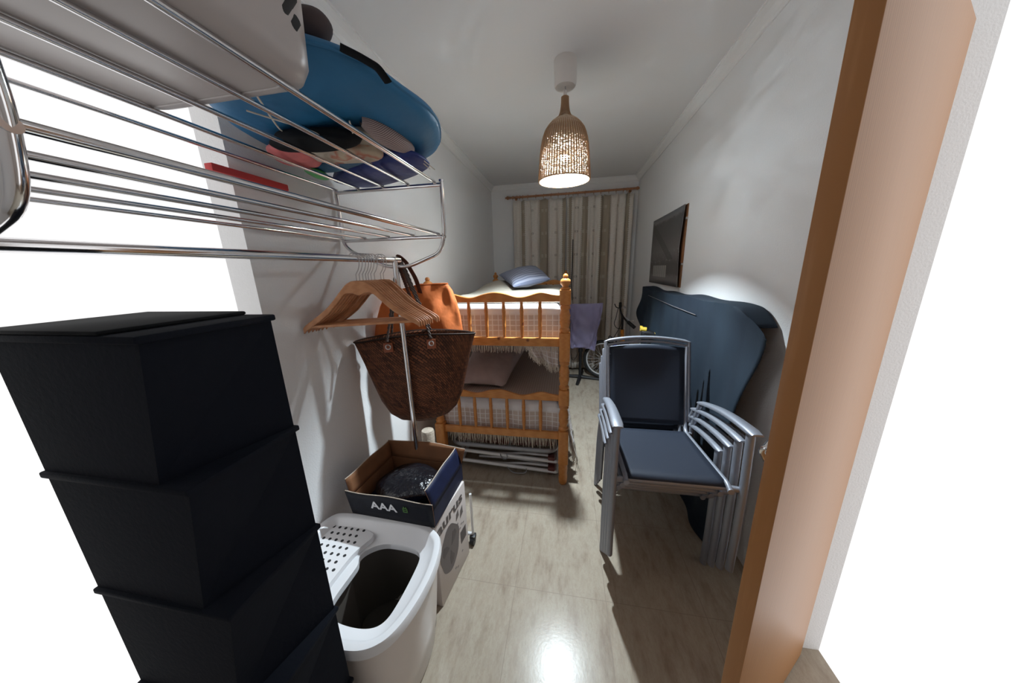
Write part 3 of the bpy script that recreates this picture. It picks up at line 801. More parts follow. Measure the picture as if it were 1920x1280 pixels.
# ------------------------------------------------------------ dark cloth over something tall by the right wall
def drape(u, v):
    """u along the wall (0 = far), v from the wall edge over the top and down to the floor"""
    y = 3.36-(3.36-1.43)*u
    top = 1.285-.012*math.sin(u*6)+.006*math.sin(u*23)-(.06*(max(0, u-.93)/.07)**2)
    if v < .10: t = v/.10; x = XR-.012-.098*t; z = top-.004*t
    else:
        t = (v-.10)/.90
        z = top-.004-(top-.012)*t
        fold = .020*math.sin(u*17+t*2.2)*min(1, t*2)+.012*math.sin(u*41+t*5)*min(1, t*2.5)
        x = XR-.113+.008*math.sin(t*6)+fold*.8
        if z < .03: x -= .02
    # the far edge bulges out, then falls back in
    if u < .10 and v > .10:
        k = (1-u/.10); x -= .055*k*math.exp(-((z-1.0)/.12)**2); y += .03*k*math.exp(-((z-1.0)/.15)**2)
    # near edge swept up towards the wall
    if u > .86 and v > .10:
        k = (u-.86)/.14
        y -= k*.13*math.exp(-((z-1.2)/.25)**2); x -= k*.01
    return V(min(x, XR-.006), y, z)
mb = MB(); mb.grid(drape, 110, 70)
# end returns so that the cloth wraps round what it hides
mb.grid(lambda s, v: drape(0, v)*(1-s)+V(XR-.006, drape(0, v).y+.03, drape(0, v).z)*s, 4, 70)
bmesh.ops.remove_doubles(mb.bm, verts=mb.bm.verts, dist=.0008)
dc = thing('draped_cloth', 'blue-black cloth draped over a tall upright shape along the right wall', 'cloth', (XR-.06, 2.4, 0))
o = obj('cloth', mb, M['drape'], dc, 80); solid(o, .003)
def tail(u, v):
    x = .79-.03*v+.04*u; y = 1.47-.10*v*(1-.5*u)-.05*u; return V(x, y, .012+.16*(1-v)**2*(.3+u*.7))
mb = MB(); mb.grid(tail, 8, 8); o = obj('trailing_corner', mb, M['black_cloth'], dc, 80); solid(o, .003)
obj('seam', MB().tube([(XR-.12, 3.1, 1.215), (XR-.124, 2.4, 1.20), (XR-.122, 1.98, 1.195)], .002, 5), M['ink_mid'], dc, label='pale seam')

# ------------------------------------------------------------ stacked garden chairs
def make_chair(label):
    t = thing('garden_chair', label, 'chair', (0, 0, 0), 0, 'garden armchairs stacked by the right wall')
    hw = .199
    # seat and back rails: one bent tube each side
    for s in (-1, 1):
        P = arc_pts([(s*hw, -.012, .408), (s*hw, .02, .422), (s*hw, .46, .395), (s*.205, .50, .44), (s*.214, .61, .845)], .045, 6)
        obj('frame_rail', MB().tube(P, .0105, 10).lathe([(0, -.004), (.0125, -.003), (.0125, .003), (0, .004)], (s*hw, -.014, .408), 14, Matrix.Rotation(PI/2, 4, 'X')), M['alu'], t)
        # leg: flattened tube, a little bowed, with foot
        obj('leg', MB().tube([(s*.249, 0, .012), (s*.250, -.003, .2), (s*.249, .0, .45), (s*.246, .006, .66)], .020, 14, flat=.72), M['alu'], t)
        obj('leg', MB().tube(arc_pts([(s*.232, .40, .592), (s*.234, .47, .42), (s*.236, .515, .012)], .05), .0165, 12, flat=.8), M['alu'], t)
        # armrest: flat crowned slab
        mb = MB(); n = 14
        secs = []
        for i in range(n+1):
            q = i/n; y = -.030+.455*q; z = .670-.078*q+.020*math.sin(PI*q); x = s*(.249-.012*q); w = .0245*(1-.22*q); th = .0075
            if q < .03 or q > .97: w *= .8; th *= .5
            secs.append([V(x-w, y, z-th), V(x-w*1.05, y, z), V(x-w*.8, y, z+th), V(x, y, z+th*1.35), V(x+w*.8, y, z+th), V(x+w*1.05, y, z), V(x+w, y, z-th)])
        mb.loft(secs, True, True); obj('armrest', mb, M['alu'], t, 50)
        obj('leg_bracket', MB().tube([(s*.199, .012, .404), (s*.249, .006, .404)], .013, 10), M['alu'], t)
    obj('seat_bar', MB().tube([(-hw, .012, .404), (hw, .012, .404)], .0105, 10), M['alu'], t)
    obj('seat_bar', MB().tube([(-.23, .46, .388), (.23, .46, .388)], .009, 10), M['alu'], t)
    top = [V(.214*c, .612+.012*(1-c*c), .848+.022*(1-c*c)) for c in [i/10-1 for i in range(21)]]
    obj('back_frame', MB().tube(arc_pts([(-.222, .50, .44), (-.226, .615, .87)], .01)[:-1]+[V(p.x*1.056, p.y+.004, p.z+.022) for p in top]+[V(.222, .50, .44)], .0105, 10).tube(top, .008, 8), M['alu'], t)
    def seat(u, v): return V((2*u-1)*.193, .004+.45*v, .430-.028*v-.010*math.sin(PI*u)*math.sin(PI*v)-(.016 if v < .02 else 0))
    mb = MB(); mb.grid(seat, 14, 16); o = obj('seat', mb, M['sling'], t, 80); solid(o, .003)
    def back(u, v): return V((2*u-1)*(.191+.012*v), .482+.128*v+.018*math.sin(PI*v)*math.sin(PI*u), .428+(.410+.016*(1-(2*u-1)**2))*v)
    mb = MB(); mb.grid(back, 14, 18); o = obj('backrest', mb, M['sling'], t, 80); solid(o, .003)
    return t
CX, CY = .462, 1.366
labs = ['lowest silver and navy garden armchair of the stack, feet on the tiles', 'silver and navy garden armchair second from the bottom of the stack',
        'silver and navy garden armchair second from the top of the stack', 'topmost silver-framed garden armchair with its navy mesh seat in full view']
c0 = make_chair(labs[0]); c0.location = (CX, CY, 0)
for i in range(1, 4): dup(c0, (CX, CY-.067*i, .067*i), 0, labs[i])

# ------------------------------------------------------------ wall rack
RKY, TZ, LZ, XO = 1.318, 1.862, 1.655, -.528
rack = thing('wall_rack', 'two-tier chrome tube shelf rack fixed high on the left wall', 'rack', (XL, .85, TZ))
YN = .24
for y in (RKY, YN):
    P = arc_pts([(XL+.004, y, TZ-.02), (XL+.022, y, TZ), (XO, y, TZ)], .01)
    fr = MB().tube(arc_pts([(XO, y, TZ+.008), (XO-.004, y, LZ), (XO-.03, y, LZ-.075), (XO-.19, y, LZ-.13), (-.83, y, LZ-.128), (XL+.055, y, LZ-.055), (XL+.018, y, LZ-.02), (XL+.018, y, TZ+.004)], .035, 6), .0085, 12)
    fr.tube([(XL+.018, y, TZ-.004), (XO, y, TZ-.004)], .0085, 12).tube([(XL+.018, y, LZ-.006), (XO, y, LZ-.006)], .008, 12)
    fr.lathe([(0, 0), (.011, 0), (.011, .008), (0, .011)], (XO, y, TZ+.006), 14)
    obj('end_frame', fr, M['chrome'], rack)
for tier in (TZ+.008, LZ+.004):
    for i in range(5):
        x = -.560-.121*i
        if i == 4: x = XL+.020
        obj('shelf_bar', MB().tube([(x, RKY+.003, tier), (x, YN-.003, tier)], .0062 if i else .0072, 10), M['chrome'], rack)

# ------------------------------------------------------------ garment rail with castors
gr = thing('garment_rail', 'chrome clothes rail on castors with the hangers along it', 'clothes rail', (-.775, 1.30, 0))
def rail_x(y): return -.778+.20*(y-1.31)
obj('hanging_rod', MB().tube([(rail_x(1.325), 1.325, 1.555), (rail_x(.16), .16, 1.568)], .0135, 16), M['chrome'], gr)
obj('upright', MB().tube([(-.772, 1.300, .035), (-.775, 1.300, 1.552)], .0125, 16), M['chrome'], gr)
obj('upright', MB().tube([(rail_x(.17), .17, .035), (rail_x(.17), .17, 1.56)], .0125, 16), M['chrome'], gr)
obj('end_collar', MB().tube([(rail_x(1.33), 1.332, 1.555), (rail_x(1.30), 1.295, 1.555)], .0165, 16), M['chrome'], gr)
obj('base_bar', MB().tube([(-.50, 1.315, .052), (-1.02, 1.315, .052)], .010, 12), M['white_tube'], gr)
obj('side_post', MB().tube([(-.497, 1.312, .05), (-.497, 1.312, .32)], .007, 12), M['white_tube'], gr)
for x in (-.497, -1.015):
    obj('castor', MB().tube([(x+.012, 1.300, .0235), (x-.012, 1.300, .0235)], .0235, 20).box(x-.016, x+.016, 1.29, 1.325, .030, .055, .004), M['black'], gr)

# ------------------------------------------------------------ wooden hangers
def make_hanger(label):
    t = thing('coat_hanger', label, 'hanger', (0, 0, 0), 0, 'wooden hangers on the clothes rail')
    # local: hook over the rod at origin height, hanger spans local x, thickness local y
    n = 40; top = []; bot = []
    for i in range(n+1):
        q = i/n; a = abs(2*q-1); x = (2*q-1)*.224
        T = [(0, -.086), (.10, -.088), (.18, -.097), (.28, -.120), (.40, -.152), (.55, -.188), (.70, -.215), (.85, -.238), (.95, -.254), (1, -.266)]
        for (a0, z0), (a1, z1) in zip(T, T[1:]):
            if a0 <= a <= a1: zt = z0+(z1-z0)*(a-a0)/(a1-a0)
        th = .030+.030*max(0, 1-a/.22)**.8-.006*a
        top.append((x, zt)); bot.append((x, zt-th))
    mb = MB().prism(top+bot[::-1], lambda p, q: V(p, -.0063, q), lambda p, q: V(p, .0063, q))
    o = obj('shoulder', mb, M['beech'], t, 30); b_ = o.modifiers.new('b', 'BEVEL'); b_.width = .0035; b_.segments = 3; b_.limit_method = 'ANGLE'
    obj('trouser_bar', MB().tube([(-.195, 0, -.262), (.195, 0, -.262)], .0058, 10), M['beech'], t)
    hk = [(0, 0, -.092), (0, 0, -.062), (.010, 0, -.046), (.016, 0, -.030), (.0195, 0, -.012)]+[(.0195*math.cos(a), 0, .0195*math.sin(a)) for a in [math.radians(d) for d in range(10, 191, 18)]]+[(-.018, 0, -.010)]
    obj('hook', MB().tube(hk, .0017, 7), M['steel'], t)
    return t
ys = [1.087, 1.102, 1.118, 1.133, 1.146, 1.16, 1.178, 1.212, 1.228]
hl = ['first wooden hanger on the rail, front of the bunch and seen whole', 'wooden hanger tight behind the foremost one on the rail', 'third wooden hanger counted from the front of the bunch',
      'fourth wooden hanger counted from the front of the bunch', 'middle wooden hanger, fifth from the front of the bunch', 'sixth wooden hanger counted from the front, inside the bunch',
      'last wooden hanger of the tight bunch, before the small gap', 'wooden hanger just after the small gap, second from the rail end', 'rearmost wooden hanger, nearest the upright and the rail end']
h0 = None
for i, y in enumerate(ys):
    rz = math.radians(20.8+random.uniform(-1.2, 1.2)-(2 if i > 6 else 0)); loc = (rail_x(y), y, 1.5585)
    if h0 is None: h0 = make_hanger(hl[0]); h0.location = loc; h0.rotation_euler = (0, 0, rz)
    else: dup(h0, loc, rz, hl[i])

# ------------------------------------------------------------ woven basket bag
bt = math.atan2(.24, .55); BC = V(-.757, 1.398, .70)
bkt = thing('woven_basket', 'dark brown woven straw basket bag hanging from the end of the clothes rail', 'basket', tuple(BC), bt)
Mb = Matrix.LocRotScale(BC, Euler((0, 0, bt)), None)
def bas(u, v):
    a = 2*PI*u; ca, sa = math.cos(a), math.sin(a)
    half = [0, .05, .13, .175, .212, .240, .267, .300]
    hgt = [0, .004, .030, .070, .148, .248, .355, .468]
    q = v*7; i = min(6, int(q)); t = q-i
    w = half[i]*(1-t)+half[i+1]*t; z = hgt[i]*(1-t)+hgt[i+1]*t
    d = w*.36 if v < .5 else w*(.36-.15*(v-.5)*2)
    d = min(d, .078)
    e = 2/2.3
    x = math.copysign(abs(ca)**e, ca)*w; y = math.copysign(abs(sa)**.9, sa)*d
    if v > .8: z += .026*(1-abs(x/.3)**1.6)*((v-.8)/.2)
    return Mb @ V(x, y-.004*math.sin(a*4)*v, z)
mb = MB(); mb.grid(bas, 72, 42, wrapu=True, uvf=lambda u, v: (u*1.35, v*.5))
bmesh.ops.remove_doubles(mb.bm, verts=mb.bm.verts, dist=.0003)
o = obj('body', mb, M['straw'], bkt, 60); solid(o, .005)
obj('rim', MB().tube([bas(i/72, 1)+V(0, 0, .001) for i in range(72)], .0045, 6, closed=True), M['straw'], bkt)
for k, px in enumerate((-.135, .072)):
    for s in (-1, 1):
        u = (math.acos(max(-1, min(1, (abs(px)/.29)**(2.3/2)*math.copysign(1, px)))))/(2*PI)
        u = 1-u if s < 0 else u
        p = bas(u, .95); nrm = (Mb.to_3x3() @ V(0, s, 0))
        Mp = Matrix.LocRotScale(p+nrm*.008, Euler((0, 0, bt)), None)
        pt = obj('handle_patch', MB().box(-.022, .022, -.003, .003, -.024, .024, .002, Mp), M['tan_leather'], bkt, label='tan leather patch')
        obj('eyelet', MB().tube([Mp @ V(.011*math.cos(t), s*.004, .004+.011*math.sin(t)) for t in [2*PI*i/20 for i in range(20)]], .003, 6, closed=True), M['steel'], pt)
for s, topx in ((-1, 0), (1, .0)):
    ptsA = []
    yy = s*.035
    P = arc_pts([Mb @ V(-.135, s*.075, .475), Mb @ V(-.11, yy, .60), V(-.790, 1.345+.012*s, 1.53), V(rail_x(1.318+.006*s), 1.318+.006*s, 1.575), V(-.762, 1.345+.01*s, 1.53), Mb @ V(.04, yy, .60), Mb @ V(.072, s*.075, .475)], .05, 6)
    # twisted pair
    mb = MB(); N_ = 160; tot = [0]
    for i in range(1, len(P)): tot.append(tot[-1]+(P[i]-P[i-1]).length)
    def atl(d):
        for i in range(1, len(P)):
            if tot[i] >= d: t = (d-tot[i-1])/max(1e-9, tot[i]-tot[i-1]); return P[i-1].lerp(P[i], t)
        return P[-1]
    for ph in (0, PI):
        mb.tube([atl(tot[-1]*i/N_)+V(math.cos(i*.75+ph)*.0035, math.sin(i*.75+ph)*.0035, 0) for i in range(N_+1)], .0036, 6)
    obj('handle', mb, M['cord'], bkt, label='twisted cord handle')

# ------------------------------------------------------------ orange bag behind it
ob = thing('canvas_bag', 'orange canvas bag hanging behind the woven straw basket', 'bag', (-.83, 1.56, .86), math.atan2(.29, .41))
OC = V(-.835, 1.565, 1.16); Mo = Matrix.LocRotScale(OC, Euler((0, 0, math.atan2(.20, .41))), None)
def orb(u, v):
    a = 2*PI*u; ca, sa = math.cos(a), math.sin(a)
    z = -.28+.55*v
    T = [(0, .10), (.15, .20), (.3, .235), (.5, .245), (.65, .232), (.8, .210), (.93, .180), (1, .150)]
    for (p, w0), (q, w1) in zip(T, T[1:]):
        if p <= v <= q: w = w0+(w1-w0)*(v-p)/(q-p)
    d = .055*math.sin(PI*min(1, .12+v*.82))+.006
    cr = .007*math.sin(a*7+v*9)+.005*math.sin(a*11-v*17)
    x = ca*w+.035*v*v; y = sa*(d)+cr*abs(sa)
    z += -.035*max(0, -ca)*(v > .85)*1.0
    return Mo @ V(x, y, z)
mb = MB(); mb.grid(orb, 80, 40, wrapu=True); o = obj('body', mb, M['orange_cloth'], ob, 70); solid(o, .003)
obj('hem', MB().tube([orb(i/80, 1) for i in range(80)], .004, 6, closed=True), M['orange_cloth'], ob)
# leather strap from the rail end down to the bag
P = arc_pts([V(-.81, 1.50, 1.40), V(-.80, 1.42, 1.50), V(-.775, 1.328, 1.580), V(-.755, 1.36, 1.55), V(-.765, 1.46, 1.47), V(-.79, 1.54, 1.40), V(-.80, 1.57, 1.36)], .04, 6)
obj('strap', MB().tube(P, .0125, 10, flat=.28, up=(0, 1, .3)), M['leather'], ob, label='dark brown leather strap')
mb = MB()
for ph in (0, 2.1, 4.2):
    mb.tube([V(-.790+.012*math.cos(ph+i*.6)*.5, 1.34+.0016*i+.004*math.sin(ph+i*.6), 1.565-.0033*i) for i in range(60)], .0035, 6)
obj('braid', mb, M['leather'], ob)

# ------------------------------------------------------------ cartons
wc_rz = math.radians(-7)
WC = V(-.535, .965, 0)     # near right corner on the floor
Mw = Matrix.LocRotScale(WC, Euler((0, 0, wc_rz)), None)     # local x to the left is negative, y away
wc = thing('fan_carton', 'white printed carton with a picture of a fan, under the open navy box', 'carton', tuple(WC), wc_rz)
obj('box', MB().box(-.41, 0, 0, .285, 0, .452, .003, Mw), M['white_card'], wc, 30)
def text(s, size, Mx, mat, name, parent, extrude=.0006, shear=0, xs=1.0, label=None, bold=.0):
    c = bpy.data.curves.new('txt', 'FONT'); c.body = s; c.size = size; c.extrude = extrude; c.shear = shear; c.offset = bold; c.resolution_u = 3
    to = bpy.data.objects.new('txt', c); COL.objects.link(to)
    bpy.context.view_layer.update()
    me = bpy.data.meshes.new_from_object(to.evaluated_get(bpy.context.evaluated_depsgraph_get()))
    bpy.data.objects.remove(to); bpy.data.curves.remove(c)
    me.transform(Matrix.Diagonal((xs, 1, 1, 1))); me.transform(Mx)
    me.transform(root_matrix(parent).inverted())
    me.materials.clear(); me.materials.append(mat)
    o = bpy.data.objects.new(name, me); COL.objects.link(o); o.parent = parent
    if label: o['label'] = label
    return o
# right face: local x -> +y, local y -> +z, normal +x
FR = Matrix(((0, 0, 1, 0), (1, 0, 0, 0), (0, 1, 0, 0), (0, 0, 0, 1)))
box_o = wc.children[0]
text('aurus', .078, Mw @ Matrix.Translation((.0008, .010, .372)) @ FR, M['ink'], 'lettering', wc, xs=1.40, bold=.0015)
def onface(p, q, d=.0): return Mw @ V(.0006+d, p, q)
fp = MB()
fp.prism([(.105+.088*math.cos(t)*(1+.06*math.sin(5*t)), .225+.118*math.sin(t)*(1+.04*math.cos(4*t))) for t in [2*PI*i/40 for i in range(40)]], lambda p, q: onface(p, q), lambda p, q: onface(p, q, .0006))
obj('fan_picture', fp, M['ink_mid'], wc, 0)
fb = MB()
for k in range(3):
    a = k*2*PI/3+.5
    fb.prism([(.105+.070*r*math.cos(a+b), .225+.09*r*math.sin(a+b)) for r, b in ((.15, 0), (.6, -.25), (.98, -.1), (1, .3), (.85, .55), (.5, .45))], lambda p, q: onface(p, q, .0006), lambda p, q: onface(p, q, .0012))
obj('fan_blades', fb, M['ink'], wc, 0)
sm = MB()
for (p, q, w, h) in ((.175, .345, .028, .035), (.215, .330, .030, .04), (.205, .375, .02, .006), (.18, .285, .01, .01)):
    sm.prism([(p, q-h), (p+w, q-h*.7), (p+w*.9, q+h*.4), (p+w*.2, q)], lambda a, b: onface(a, b), lambda a, b: onface(a, b, .0006))
obj('small_pictures', sm, M['ink_mid'], wc, 0)
bc = MB()
for i in range(14):
    p = .205+i*.0042; bc.prism([(p, .14), (p+.0022, .14), (p+.0022, .21), (p, .21)], lambda a, b: onface(a, b), lambda a, b: onface(a, b, .0006))
for (p, q) in ((.20, .235), (.215, .25), (.235, .24), (.205, .09), (.13, .065), (.15, .05)):
    bc.prism([(p, q), (p+.012, q), (p+.012, q+.005), (p, q+.005)], lambda a, b: onface(a, b), lambda a, b: onface(a, b, .0006))
obj('printed_bars', bc, M['ink_mid'], wc, 0)

# open navy box on top
NB_Z = .4525
nb_rz = math.radians(-3)
NC = V(-.528, .958, NB_Z); Mn = Matrix.LocRotScale(NC, Euler((0, 0, nb_rz)), None)
nb = thing('open_box', 'open navy cardboard box with white capital letters, on the white carton', 'box', tuple(NC), nb_rz)
W, D, HB = .405, .305, .085; th = .004
obj('body', MB().box(-W, 0, 0, D, 0, th, 0, Mn).box(-W, 0, 0, th, 0, HB, 0, Mn).box(-W, 0, D-th, D, 0, HB, 0, Mn).box(-W, -W+th, 0, D, 0, HB, 0, Mn).box(-th, 0, 0, D, 0, HB, 0, Mn), M['navy_card'], nb, 0)
def flap(c0, c1, out, tilt, h, skew, name, outer, bow=.0):
    """card flap rising from an edge c0-c1 of the box; inner side kraft, outer printed"""
    c0, c1, out = V(*c0), V(*c1), V(*out)
    def P(u, v, d): 
        e = c0.lerp(c1, u); s = skew*v*(.5-u)*2
        b = bow*math.sin(PI*u)*v
        return Mn @ (e+(c1-c0).normalized()*s+out*(math.sin(tilt)*h*v+d+b)+V(0, 0, math.cos(tilt)*h*v*(1-.03*math.sin(u*9))))
    mi = MB(); mi.grid(lambda u, v: P(u, v, -.0022), 12, 4)
    mo = MB(); mo.grid(lambda u, v: P(u, v, .0004), 12, 4)
    o1 = obj(name, mo, outer, nb, 60); solid(o1, .0022)
    o2 = obj('flap_lining', mi, M['kraft'], o1, 60); solid(o2, .0022)
    obj('card_edge', MB().tube([P(i/12, 1, -.001) for i in range(13)], .0024, 5), M['kraft_edge'], o1)
flap((-W, 0, 0), (0, 0, 0), (0, -1, 0), math.radians(7), .128, -.006, 'front_flap', M['black_card'])
flap((0, 0, HB), (0, D, HB), (1, 0, 0), math.radians(-18), .095, -.0, 'side_flap', M['navy_card'])
flap((-W, D, HB), (0, D, HB), (0, 1, 0), math.radians(9), .085, -.018, 'back_flap', M['navy_card'], .02)
flap((-W, 0, HB), (-W, D, HB), (-1, 0, 0), math.radians(8), .088, .0, 'side_flap', M['navy_card'])
obj('lining', MB().box(-W+th, -th, D-th-.002, D-th, th, HB, 0, Mn).box(-W+th, -W+th+.002, th, D-th, th, HB, 0, Mn).box(-th-.002, -th, th, D-th, th, HB, 0, Mn), M['kraft'], nb, 0)
FF = Matrix(((1, 0, 0, 0), (0, 0, -1, 0), (0, 1, 0, 0), (0, 0, 0, 1)))
tl_ = math.radians(7)
Mfr = Mn @ Matrix.Translation((0, -.0030, 0)) @ Matrix.Rotation(tl_, 4, 'X')
text('AAA', .056, Mfr @ Matrix.Translation((-.292, -.0012, .056)) @ FF, M['letter_white'], 'lettering', nb, xs=1.12, bold=.0012)
gi = MB()
for (x, z, w, h) in ((-.135, .064, .022, .004), (-.135, .064, .004, .024), (-.117, .064, .004, .024), (-.135, .084, .022, .004), (-.130, .089, .004, .006), (-.120, .089, .004, .006), (-.128, .074, .008, .004)):
    gi.box(x, x+w, -.0024, -.0012, z, z+h, 0, Mfr)
obj('battery_emblem', gi, M['green_ink'], nb, 0)

def lump(f, nu, nv): mb = MB(); mb.grid(f, nu, nv, wrapu=True); return mb
def blob(c, r, seed, amp=.12, rz=0, e=1.0):
    rr = random.Random(seed); ph = [rr.uniform(0, 6.28) for _ in range(6)]
    def f(u, v):
        a = 2*PI*u; b = PI*(v-.5); k = 1+amp*(math.sin(3*a+ph[0]+2*b)*.5+math.sin(5*a+ph[1])*math.cos(4*b+ph[2])*.35+math.sin(2*a+7*b+ph[3])*.3)*math.cos(b)
        p = lambda q: math.copysign(abs(q)**e, q)
        x, y = r[0]*k*p(math.cos(a))*abs(math.cos(b))**e, r[1]*k*p(math.sin(a))*abs(math.cos(b))**e
        return V(c[0]+x*math.cos(rz)-y*math.sin(rz), c[1]+x*math.sin(rz)+y*math.cos(rz), c[2]+r[2]*k*p(math.sin(b)))
    mb = MB(); mb.grid(f, 40, 20, wrapu=True); bmesh.ops.remove_doubles(mb.bm, verts=mb.bm.verts, dist=.0004); return mb
p = Mn @ V(-.20, .155, .062)
o = obj('rubbish_bag', blob(p, (.165, .125, .052), 4, .10), M['black_bag'], None, 80); centre(o)
tag(o, 'crumpled glossy black plastic bag inside the open navy box', 'bag')

# ------------------------------------------------------------ litter box
lt = thing('litter_box', 'white cat litter box with perforated lid and large dark opening', 'litter box', (-.74, .74, 0))
LC = V(-.745, .742, 0)
out_pts = [(-1.040, .90), (-1.02, .955), (-.985, .978), (-.78, .978), (-.60, .974), (-.54, .958), (-.490, .925), (-.466, .87), (-.452, .78), (-.462, .665), (-.492, .575), (-.538, .533), (-.60, .517), (-.78, .516), (-.985, .516), (-1.03, .54), (-1.040, .60), (-1.040, .75)]
def smoothloop(P, n=96):
    # Chaikin
    for _ in range(3):
        Q = []
        for i in range(len(P)):
            a, b = P[i], P[(i+1) % len(P)]
            Q += [(a[0]*.75+b[0]*.25, a[1]*.75+b[1]*.25), (a[0]*.25+b[0]*.75, a[1]*.25+b[1]*.75)]
        P = Q
    return P
def radial(P, c, n=128):
    """resample a closed outline at equal angles round c"""
    out = []
    for k in range(n):
        a = 2*PI*k/n; d = (math.cos(a), math.sin(a)); best = None
        for i in range(len(P)):
            x1, y1 = P[i][0]-c[0], P[i][1]-c[1]; x2, y2 = P[(i+1) % len(P)][0]-c[0], P[(i+1) % len(P)][1]-c[1]
            ex, ey = x2-x1, y2-y1; den = d[0]*ey-d[1]*ex
            if abs(den) < 1e-12: continue
            t = (x1*ey-y1*ex)/den; s = (x1*d[1]-y1*d[0])/den
            if t > 0 and -1e-9 <= s <= 1+1e-9 and (best is None or t > best): best = t
        out.append((c[0]+d[0]*best, c[1]+d[1]*best))
    return out
OUT = smoothloop(out_pts)
HC = (-.675, .745)
hole = smoothloop([(-.735, .895), (-.785, .86), (-.800, .825), (-.778, .80), (-.778, .76), (-.782, .66), (-.76, .62), (-.69, .603), (-.60, .605), (-.558, .632), (-.548, .70), (-.546, .80), (-.550, .86), (-.575, .885), (-.61, .893), (-.67, .897)])
RO = radial(OUT, HC); RH = radial(hole, HC)
ZT = .452
def off(k): return lambda p: (HC[0]+(p[0]-HC[0])*k, HC[1]+(p[1]-HC[1])*k)
def inset(loop, d):
    n = len(loop); r = []
    for i in range(n):
        a, b = loop[i-1], loop[(i+1) % n]; tx, ty = b[0]-a[0], b[1]-a[1]; l = math.hypot(tx, ty) or 1
        r.append((loop[i][0]-ty/l*d, loop[i][1]+tx/l*d))
    return r
L3 = lambda loop, z: [V(x, y, z) for x, y in loop]
i1, i2, i3 = inset(RO, .004), inset(RO, .022), inset(RO, .030)
i4 = [((RO[k][0]*.0+inset(RO, .055)[k][0]), inset(RO, .055)[k][1]) for k in range(len(RO))]
h_out = [(RH[k][0]*.86+i4[k][0]*.14, RH[k][1]*.86+i4[k][1]*.14) for k in range(len(RO))]
lid = MB().loft([L3(inset(RO, .006), ZT-.034), L3(inset(RO, -.001), ZT-.032), L3(RO, ZT-.008), L3(i1, ZT), L3(i2, ZT), L3(i3, ZT-.006), L3(i4, ZT-.040), L3(h_out, ZT-.045), L3(RH, ZT-.048), L3(RH, ZT-.072)])
obj('lid', lid, M['white_plastic'], lt, 50)
# raised perforated step on the wall side
st = MB(); stp = smoothloop([(-1.0, .925), (-.90, .935), (-.80, .925), (-.775, .90), (-.802, .85), (-.815, .80), (-.818, .60), (-.83, .555), (-.90, .55), (-1.0, .555), (-1.012, .60), (-1.012, .90)])
st.loft([L3(stp, ZT-.052), L3(stp, ZT-.028), L3([(x*.985+(-.91)*.015, y*.985+.74*.015) for x, y in stp], ZT-.025)], False, True)
obj('perforated_step', st, M['white_plastic'], lt, 40)
dots = MB()
for i in range(8):
    for j in range(13):
        x = -.985+.029*i*1.0+(.0145 if j % 2 else 0); y = .572+.029*j
        if x > -.838: continue
        dots.lathe([(0, 0), (.0062, 0), (.0062, .0012), (0, .0012)], (x, y, ZT-.0253), 10)
obj('hole_discs', dots, M['hole'], lt, 0, label='rows of small dark discs standing in for shaded holes')  # flush discs, the darkness of the holes is only their colour
B0 = inset(RO, .010); cB = LC
def bot(k): return [(cB.x+(x-cB.x)*k, cB.y+(y-cB.y)*k) for x, y in B0]
obj('tub', MB().loft([L3(bot(.80), .0), L3(bot(.84), .012), L3(bot(.90), .16), L3(bot(.955), .33), L3(bot(.975), ZT-.032), L3(bot(.965), ZT-.034), L3(bot(.88), .16), L3(bot(.80), .02)], True, True), M['warm_plastic'], lt, 50)
obj('litter', MB().loft([L3(bot(.83), .05), L3(bot(.83), .055)], True, True), M['dark_inside'], lt, 0)
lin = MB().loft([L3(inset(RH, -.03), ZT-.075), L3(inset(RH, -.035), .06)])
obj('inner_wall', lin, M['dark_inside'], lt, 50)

# ------------------------------------------------------------ dark storage tower
TX, TYf = -.585, .500
tw = thing('storage_tower', 'tall black fabric storage tower at the left edge, before the litter box', 'shelf unit', (-.745, .40, 0))
lev = [0, .125, .388, .652, .915, 1.178, 1.425]
for i in range(6):
    z0, z1 = lev[i], lev[i+1]
    ins = .055
    mb = MB()
    a = [V(-.90, .305, z0), V(TX-ins, .305, z0), V(TX-.001, TYf, z0), V(-.90, TYf, z0)]
    b = [V(-.90, .305, z1-.012), V(TX, .305, z1-.012), V(TX, TYf, z1-.012), V(-.90, TYf, z1-.012)]
    mb.loft([a, b], True, True)
    c = obj('compartment', mb, M['tower_cloth'], tw, 0)
    obj('edge_lip', MB().box(-.905, TX+.007, .299, TYf+.006, z1-.012, z1, .003), M['tower_cloth'], c)
obj('top_cloth', MB().box(-.905, TX-.06, .299, TYf+.004, 1.425, 1.432, .003), M['black_cloth'], tw)

